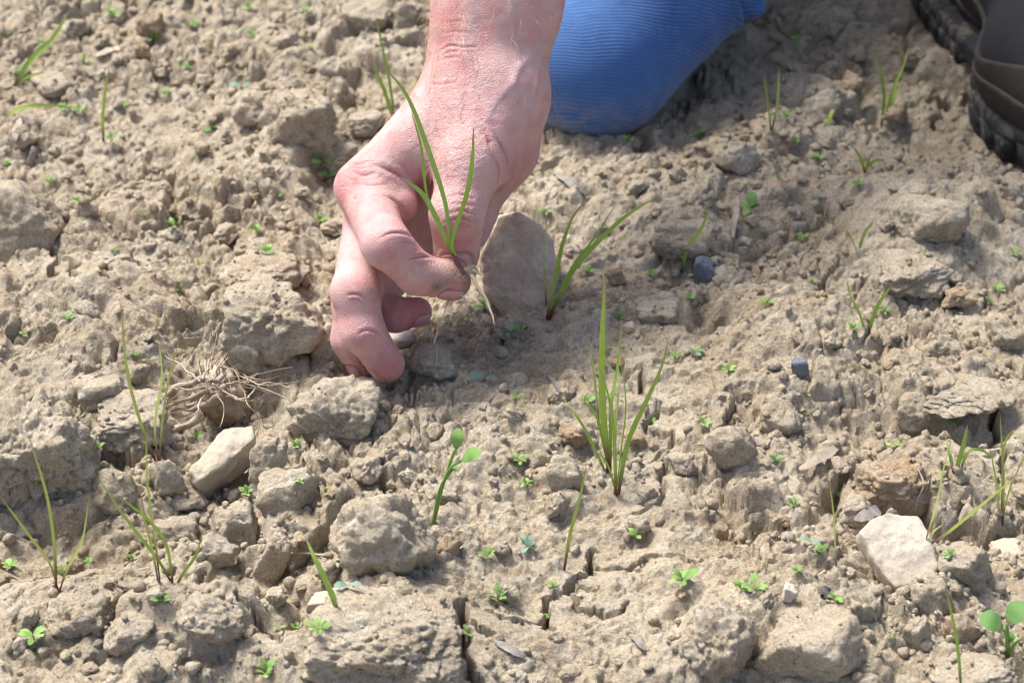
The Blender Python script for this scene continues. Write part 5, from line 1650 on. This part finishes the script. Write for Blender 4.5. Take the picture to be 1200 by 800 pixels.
# ------------------------------------------------------------------ dried root tuft, straw, chips
def tube_obj(name, pts_, rad, mat, parent, n=20, ns=6, wob=0.0):
    V, Q = tube(np.asarray(pts_), rad, ns, n)
    if wob: V = V + wob * np.stack([noise3(V * 160 + 7 * k, 17 + k) for k in range(3)], -1)
    return obj(name, mesh_np(name, V, Q), mat, parent)
GREYSTALK = straw_material('dead_stalk', (0.36, 0.29, 0.215), (0.24, 0.19, 0.14))
tb = surf(258, 475)
tuft = empty('dried_root_tuft', tb); tag(tuft, 'uprooted tuft of dry tangled roots and dead stalks lying between clods', 'roots')
def tpt(u, v, up):   # pixel, height above the local soil
    d = ray(u, v); D = (tb[2] + up - CAM[2]) / d[2]
    return CAM + D * d - tb
for pl, r in [([(262, 440, .026), (225, 448, .022), (190, 462, .018), (150, 483, .016), (95, 502, .012)], [.0017, .0013, .0009, .0004]),
              ([(265, 452, .022), (230, 462, .018), (205, 472, .012), (180, 478, .010)], [.0018, .0013, .0007]),
              ([(262, 465, .018), (235, 478, .012), (205, 482, .008), (178, 484, .006)], [.0019, .0012, .0005]),
              ([(278, 458, .018), (255, 470, .012), (220, 476, .008)], [.0019, .0015, .0009]),
              ([(236, 485, .014), (218, 495, .012), (198, 504, .010)], [.0020, .0019, .0019])]:
    tube_obj('stalk', [tpt(*q_) for q_ in pl], r, GREYSTALK, tuft, 22, 8, .0016)
gg = np.random.default_rng(77)
ROOTS = [[(240, 450), (262, 425), (285, 405), (320, 406), (338, 432)], [(238, 445), (248, 415), (238, 398), (215, 396)], [(245, 446), (240, 425), (228, 410), (212, 420)],
         [(250, 452), (280, 440), (310, 452), (350, 446)], [(252, 455), (290, 446), (325, 450), (345, 456)], [(262, 430), (275, 432), (284, 455), (292, 475), (305, 490), (298, 515), (300, 530)],
         [(250, 450), (270, 462), (285, 468), (300, 452), (318, 448)], [(240, 440), (255, 418), (275, 408), (300, 402)], [(258, 428), (278, 436), (300, 444), (328, 442)],
         [(235, 448), (215, 430), (190, 415), (172, 408)], [(236, 440), (232, 415), (242, 380)], [(262, 460), (285, 470), (305, 465), (315, 452)], [(245, 455), (230, 480), (215, 492), (205, 488)],
         [(250, 440), (262, 420), (280, 398), (305, 395)], [(254, 462), (262, 482), (256, 500)], [(300, 405), (305, 392), (300, 385)], [(265, 448), (300, 452), (340, 470)], [(240, 455), (222, 458), (200, 452)]]
for k, pl in enumerate(ROOTS):
    n = len(pl); p3 = [tpt(u, v, .018 + gg.uniform(-.003, .012) - .006 * (j / n)) for j, (u, v) in enumerate(pl)]
    r0 = gg.uniform(.00032, .00062)
    tube_obj('root', p3, [r0, r0 * .8, r0 * .45], ROOT if k % 3 else STRAW, tuft, 26, 6, .0010)
for k in range(26):
    a = gg.uniform(0, 6.28); L = gg.uniform(.012, .04)
    p0 = tpt(250 + gg.normal(0, 8), 450 + gg.normal(0, 8), .018 + gg.uniform(-.006, .006))
    d1 = np.array([math.cos(a), math.sin(a) * .7, gg.uniform(-.3, .5)])
    p1 = p0 + d1 * L * .5; p2 = p1 + (d1 + gg.normal(0, .6, 3)) * L * .5
    tube_obj('root', [p0, p1, p2], [.00024, .0002, .0001], ROOT, tuft, 12, 5, .0008)
V, Fc = clod_shape(4, 701, planes=5, rough=2.0)
me_ = mesh_np('soil_core', V * np.array([.016, .012, .016]) + tpt(258, 468, .006), Fc); obj('soil_core', me_, ROOT, tuft)

def litter(name, label, pl, rad, mat, cat='straw', flat_=0.5, lift=0.0012):
    """a dry stem lying on the soil"""
    P3 = np.array([surf(u, v) for u, v in pl]); P3[:, 2] += lift
    o = P3[0].copy()
    wmax = max(rad)
    if wmax > 0.0009:
        V, Q, _ = blade_mesh(P3 - o, wmax * 1.15, (0.25, -0.45, 0.9), n=20, thick=wmax * 0.45, tipw=0.3, fold=0.55, peak=0.45, basew=0.35)
        V = V + wmax * 0.22 * np.stack([noise3(V * 420 + 5 * k_, 27 + k_) for k_ in range(3)], -1)
    else:
        V, Q = tube(P3 - o, rad, 7, 22)
    ob = obj(name, mesh_np(name, V, Q), mat, None, o); tag(ob, label, cat)
    return ob
litter('straw_piece', 'pale split straw curling over the soil in front of the hollow mound', [(936, 552), (958, 541), (978, 528), (990, 517)], [.0004, .0022, .0020, .0005], STRAW)
litter('straw_piece', 'upright pale straw beyond the slate piece', [(858, 280), (861, 255), (864, 232)], [.0014, .0016, .0010], STRAW)
litter('straw_piece', 'long brown stick in the soil beyond the fan of grass', [(648, 205), (668, 218), (690, 232)], [.0016, .0022, .0016], GREYWOOD)
litter('straw_piece', 'short white straw next to the heel of the hand', [(618, 195), (628, 190), (636, 187)], [.0012, .0015, .0010], STRAW)
litter('straw_piece', 'thin straw lying across the slim leaning clod', [(302, 655), (325, 653), (350, 650), (382, 653)], [.0004, .0006, .0007, .0005], STRAW)
litter('straw_piece', 'grey straw piece in the far field beyond the knuckle', [(112, 68), (128, 62), (142, 60)], [.0014, .0018, .0012], STRAW)
litter('straw_piece', 'grey-brown flat straw near the deep crack', [(578, 752), (598, 764), (616, 772)], [.0004, .0016, .0006], GREYWOOD)
litter('straw_piece', 'short straw lying on crumbs near the broad crusted clod', [(738, 746), (748, 756), (756, 764)], [.0006, .0016, .0010], GREYWOOD)
litter('straw_piece', 'thin dead rootlet on the ochre-stained clod', [(1076, 552), (1082, 570), (1074, 590), (1072, 604)], [.0003, .0005, .0005, .0003], STRAW)
litter('straw_piece', 'hair-thin dead rootlet hanging on the ochre-stained clod', [(1090, 555), (1086, 572), (1078, 586)], [.0003, .0005, .0003], STRAW)
litter('straw_piece', 'hair-thin pale fibre on the big pale clod', [(474, 646), (490, 662), (504, 677)], [.0002, .0003, .0002], STRAW)
litter('straw_piece', 'thin pale fibre in front of the little finger', [(509, 402), (512, 420), (510, 440)], [.0003, .0004, .0003], STRAW)
litter('straw_piece', 'pale straw standing at the edge of the far clods', [(12, 180), (18, 160), (24, 142)], [.0016, .0020, .0010], STRAW)
litter('bark_chip', 'dark splintered bark chip next to the pale flat-topped stone', [(1002, 612), (1015, 605), (1028, 600)], [.0008, .0034, .0012], GREYWOOD, 'bark')
litter('bark_chip', 'black bark crumb on the crusted clod', [(962, 700), (970, 697), (976, 699)], [.0008, .0024, .0010], CHAR, 'bark')
litter('bark_chip', 'small dark splinter by the tall grass tuft', [(640, 440), (650, 452), (656, 462)], [.0004, .0012, .0005], CHAR, 'bark')
litter('bark_chip', 'dark thin twig in the crack behind the tall grass tuft', [(750, 462), (756, 478), (757, 492)], [.0006, .0012, .0006], CHAR, 'bark')

# ------------------------------------------------------------------ labels that point at look-alikes by the landmark they lie closest to
LAND = {'the pale flat-topped stone': P(1052, 645, 1.13), 'the tan angular stone': P(258, 531, 1.17), 'the rust-mottled grey stone': P(604, 350, 1.26), 'the dried root tuft': P(258, 465, 1.20),
        'the tall broad-bladed grass': P(714, 553, 1.15), 'the fan of long grass blades': P(641, 374, 1.25), 'the wide three-bladed grass shoot': P(68, 688, 1.08), 'the red-stemmed grass': P(1175, 614, 1.12),
        'the boot': P(1180, 170, 1.42), 'the denim knee': P(715, 150, 1.44), 'the biggest blocky clod': P(38, 560, 1.15), 'the bluish slate piece': P(824, 330, 1.29), 'the broad crusted plate': P(452, 780, 1.03),
        'the big pale clod': P(448, 650, 1.10), 'the two-leaf seedling': P(507, 610, 1.12), 'the three-leaf scalloped seedling': P(1180, 764, 1.05), 'the pale split straw': P(960, 540, 1.16),
        'the lone slender blade': P(660, 668, 1.10), 'the smooth-faced grey-brown block': P(22, 290, 1.32), 'the arching slab of soil': P(1132, 470, 1.20), 'the reaching fingertips': P(455, 445, 1.21),
        'the ledge-like clod': P(1072, 335, 1.28), 'the broad blade over the pebble': P(396, 709, 1.07), 'the steep broken clod': P(348, 180, 1.39), 'the ochre-stained clod': P(1044, 590, 1.14),
        'the far long drooping blades': P(14, 100, 1.48), 'the far yellowish stalk': P(119, 167, 1.42), 'the shaded pair of blades': P(905, 150, 1.44), 'the lone straight stalk': P(981, 664, 1.10), 'the hollow mound': P(950, 440, 1.21), 'the forked dark grass': P(1034, 148, 1.44), 'the star-shaped short grass': P(1014, 200, 1.40), 'the broad grass behind the wrist': P(463, 138, 1.45), 'the flat-lying pale blade': P(60, 130, 1.45), 'the dark two-leaved seedling': P(248, 152, 1.43), 'the blue-grey seed-leaf pair': P(284, 102, 1.48)}
def by_landmark(items, head, group):
    if not items: return
    pos = np.array([np.asarray(c_) for _, c_ in items])
    names = list(LAND); L_ = np.array([LAND[k] for k in names])
    dd = np.linalg.norm(pos[:, None, :2] - L_[None, :, :2], axis=2)
    rank = dd.argsort(axis=0).argsort(axis=0)
    ORD = ['closest to'] + [x + ' closest to' for x in ('second', 'third', 'fourth', 'fifth', 'sixth', 'seventh', 'eighth', 'ninth', 'tenth', 'eleventh', 'twelfth', 'thirteenth', 'fourteenth', 'fifteenth')]
    for i, (o, _) in enumerate(items):
        j = int(np.lexsort((dd[i], rank[i]))[0]); r_ = int(rank[i, j])
        if r_ < len(ORD): o['label'] = head + ', ' + ORD[r_] + ' ' + names[j]
        o['group'] = group
by_landmark([(o, c_) for o, w_, c_ in LOOSE if w_ > 27], 'walnut-sized loose clod of dry soil', 'walnut-sized loose clods')
by_landmark([(o, c_) for o, w_, c_ in LOOSE if w_ <= 27], 'hazelnut-sized loose clod', 'hazelnut-sized loose clods')
by_landmark([(o, np.array(o.location)) for o in bpy.data.objects if o.name.startswith('weed_seedling') and o.get('group')], 'tiny feathery weed seedling', 'feathery weed seedlings')
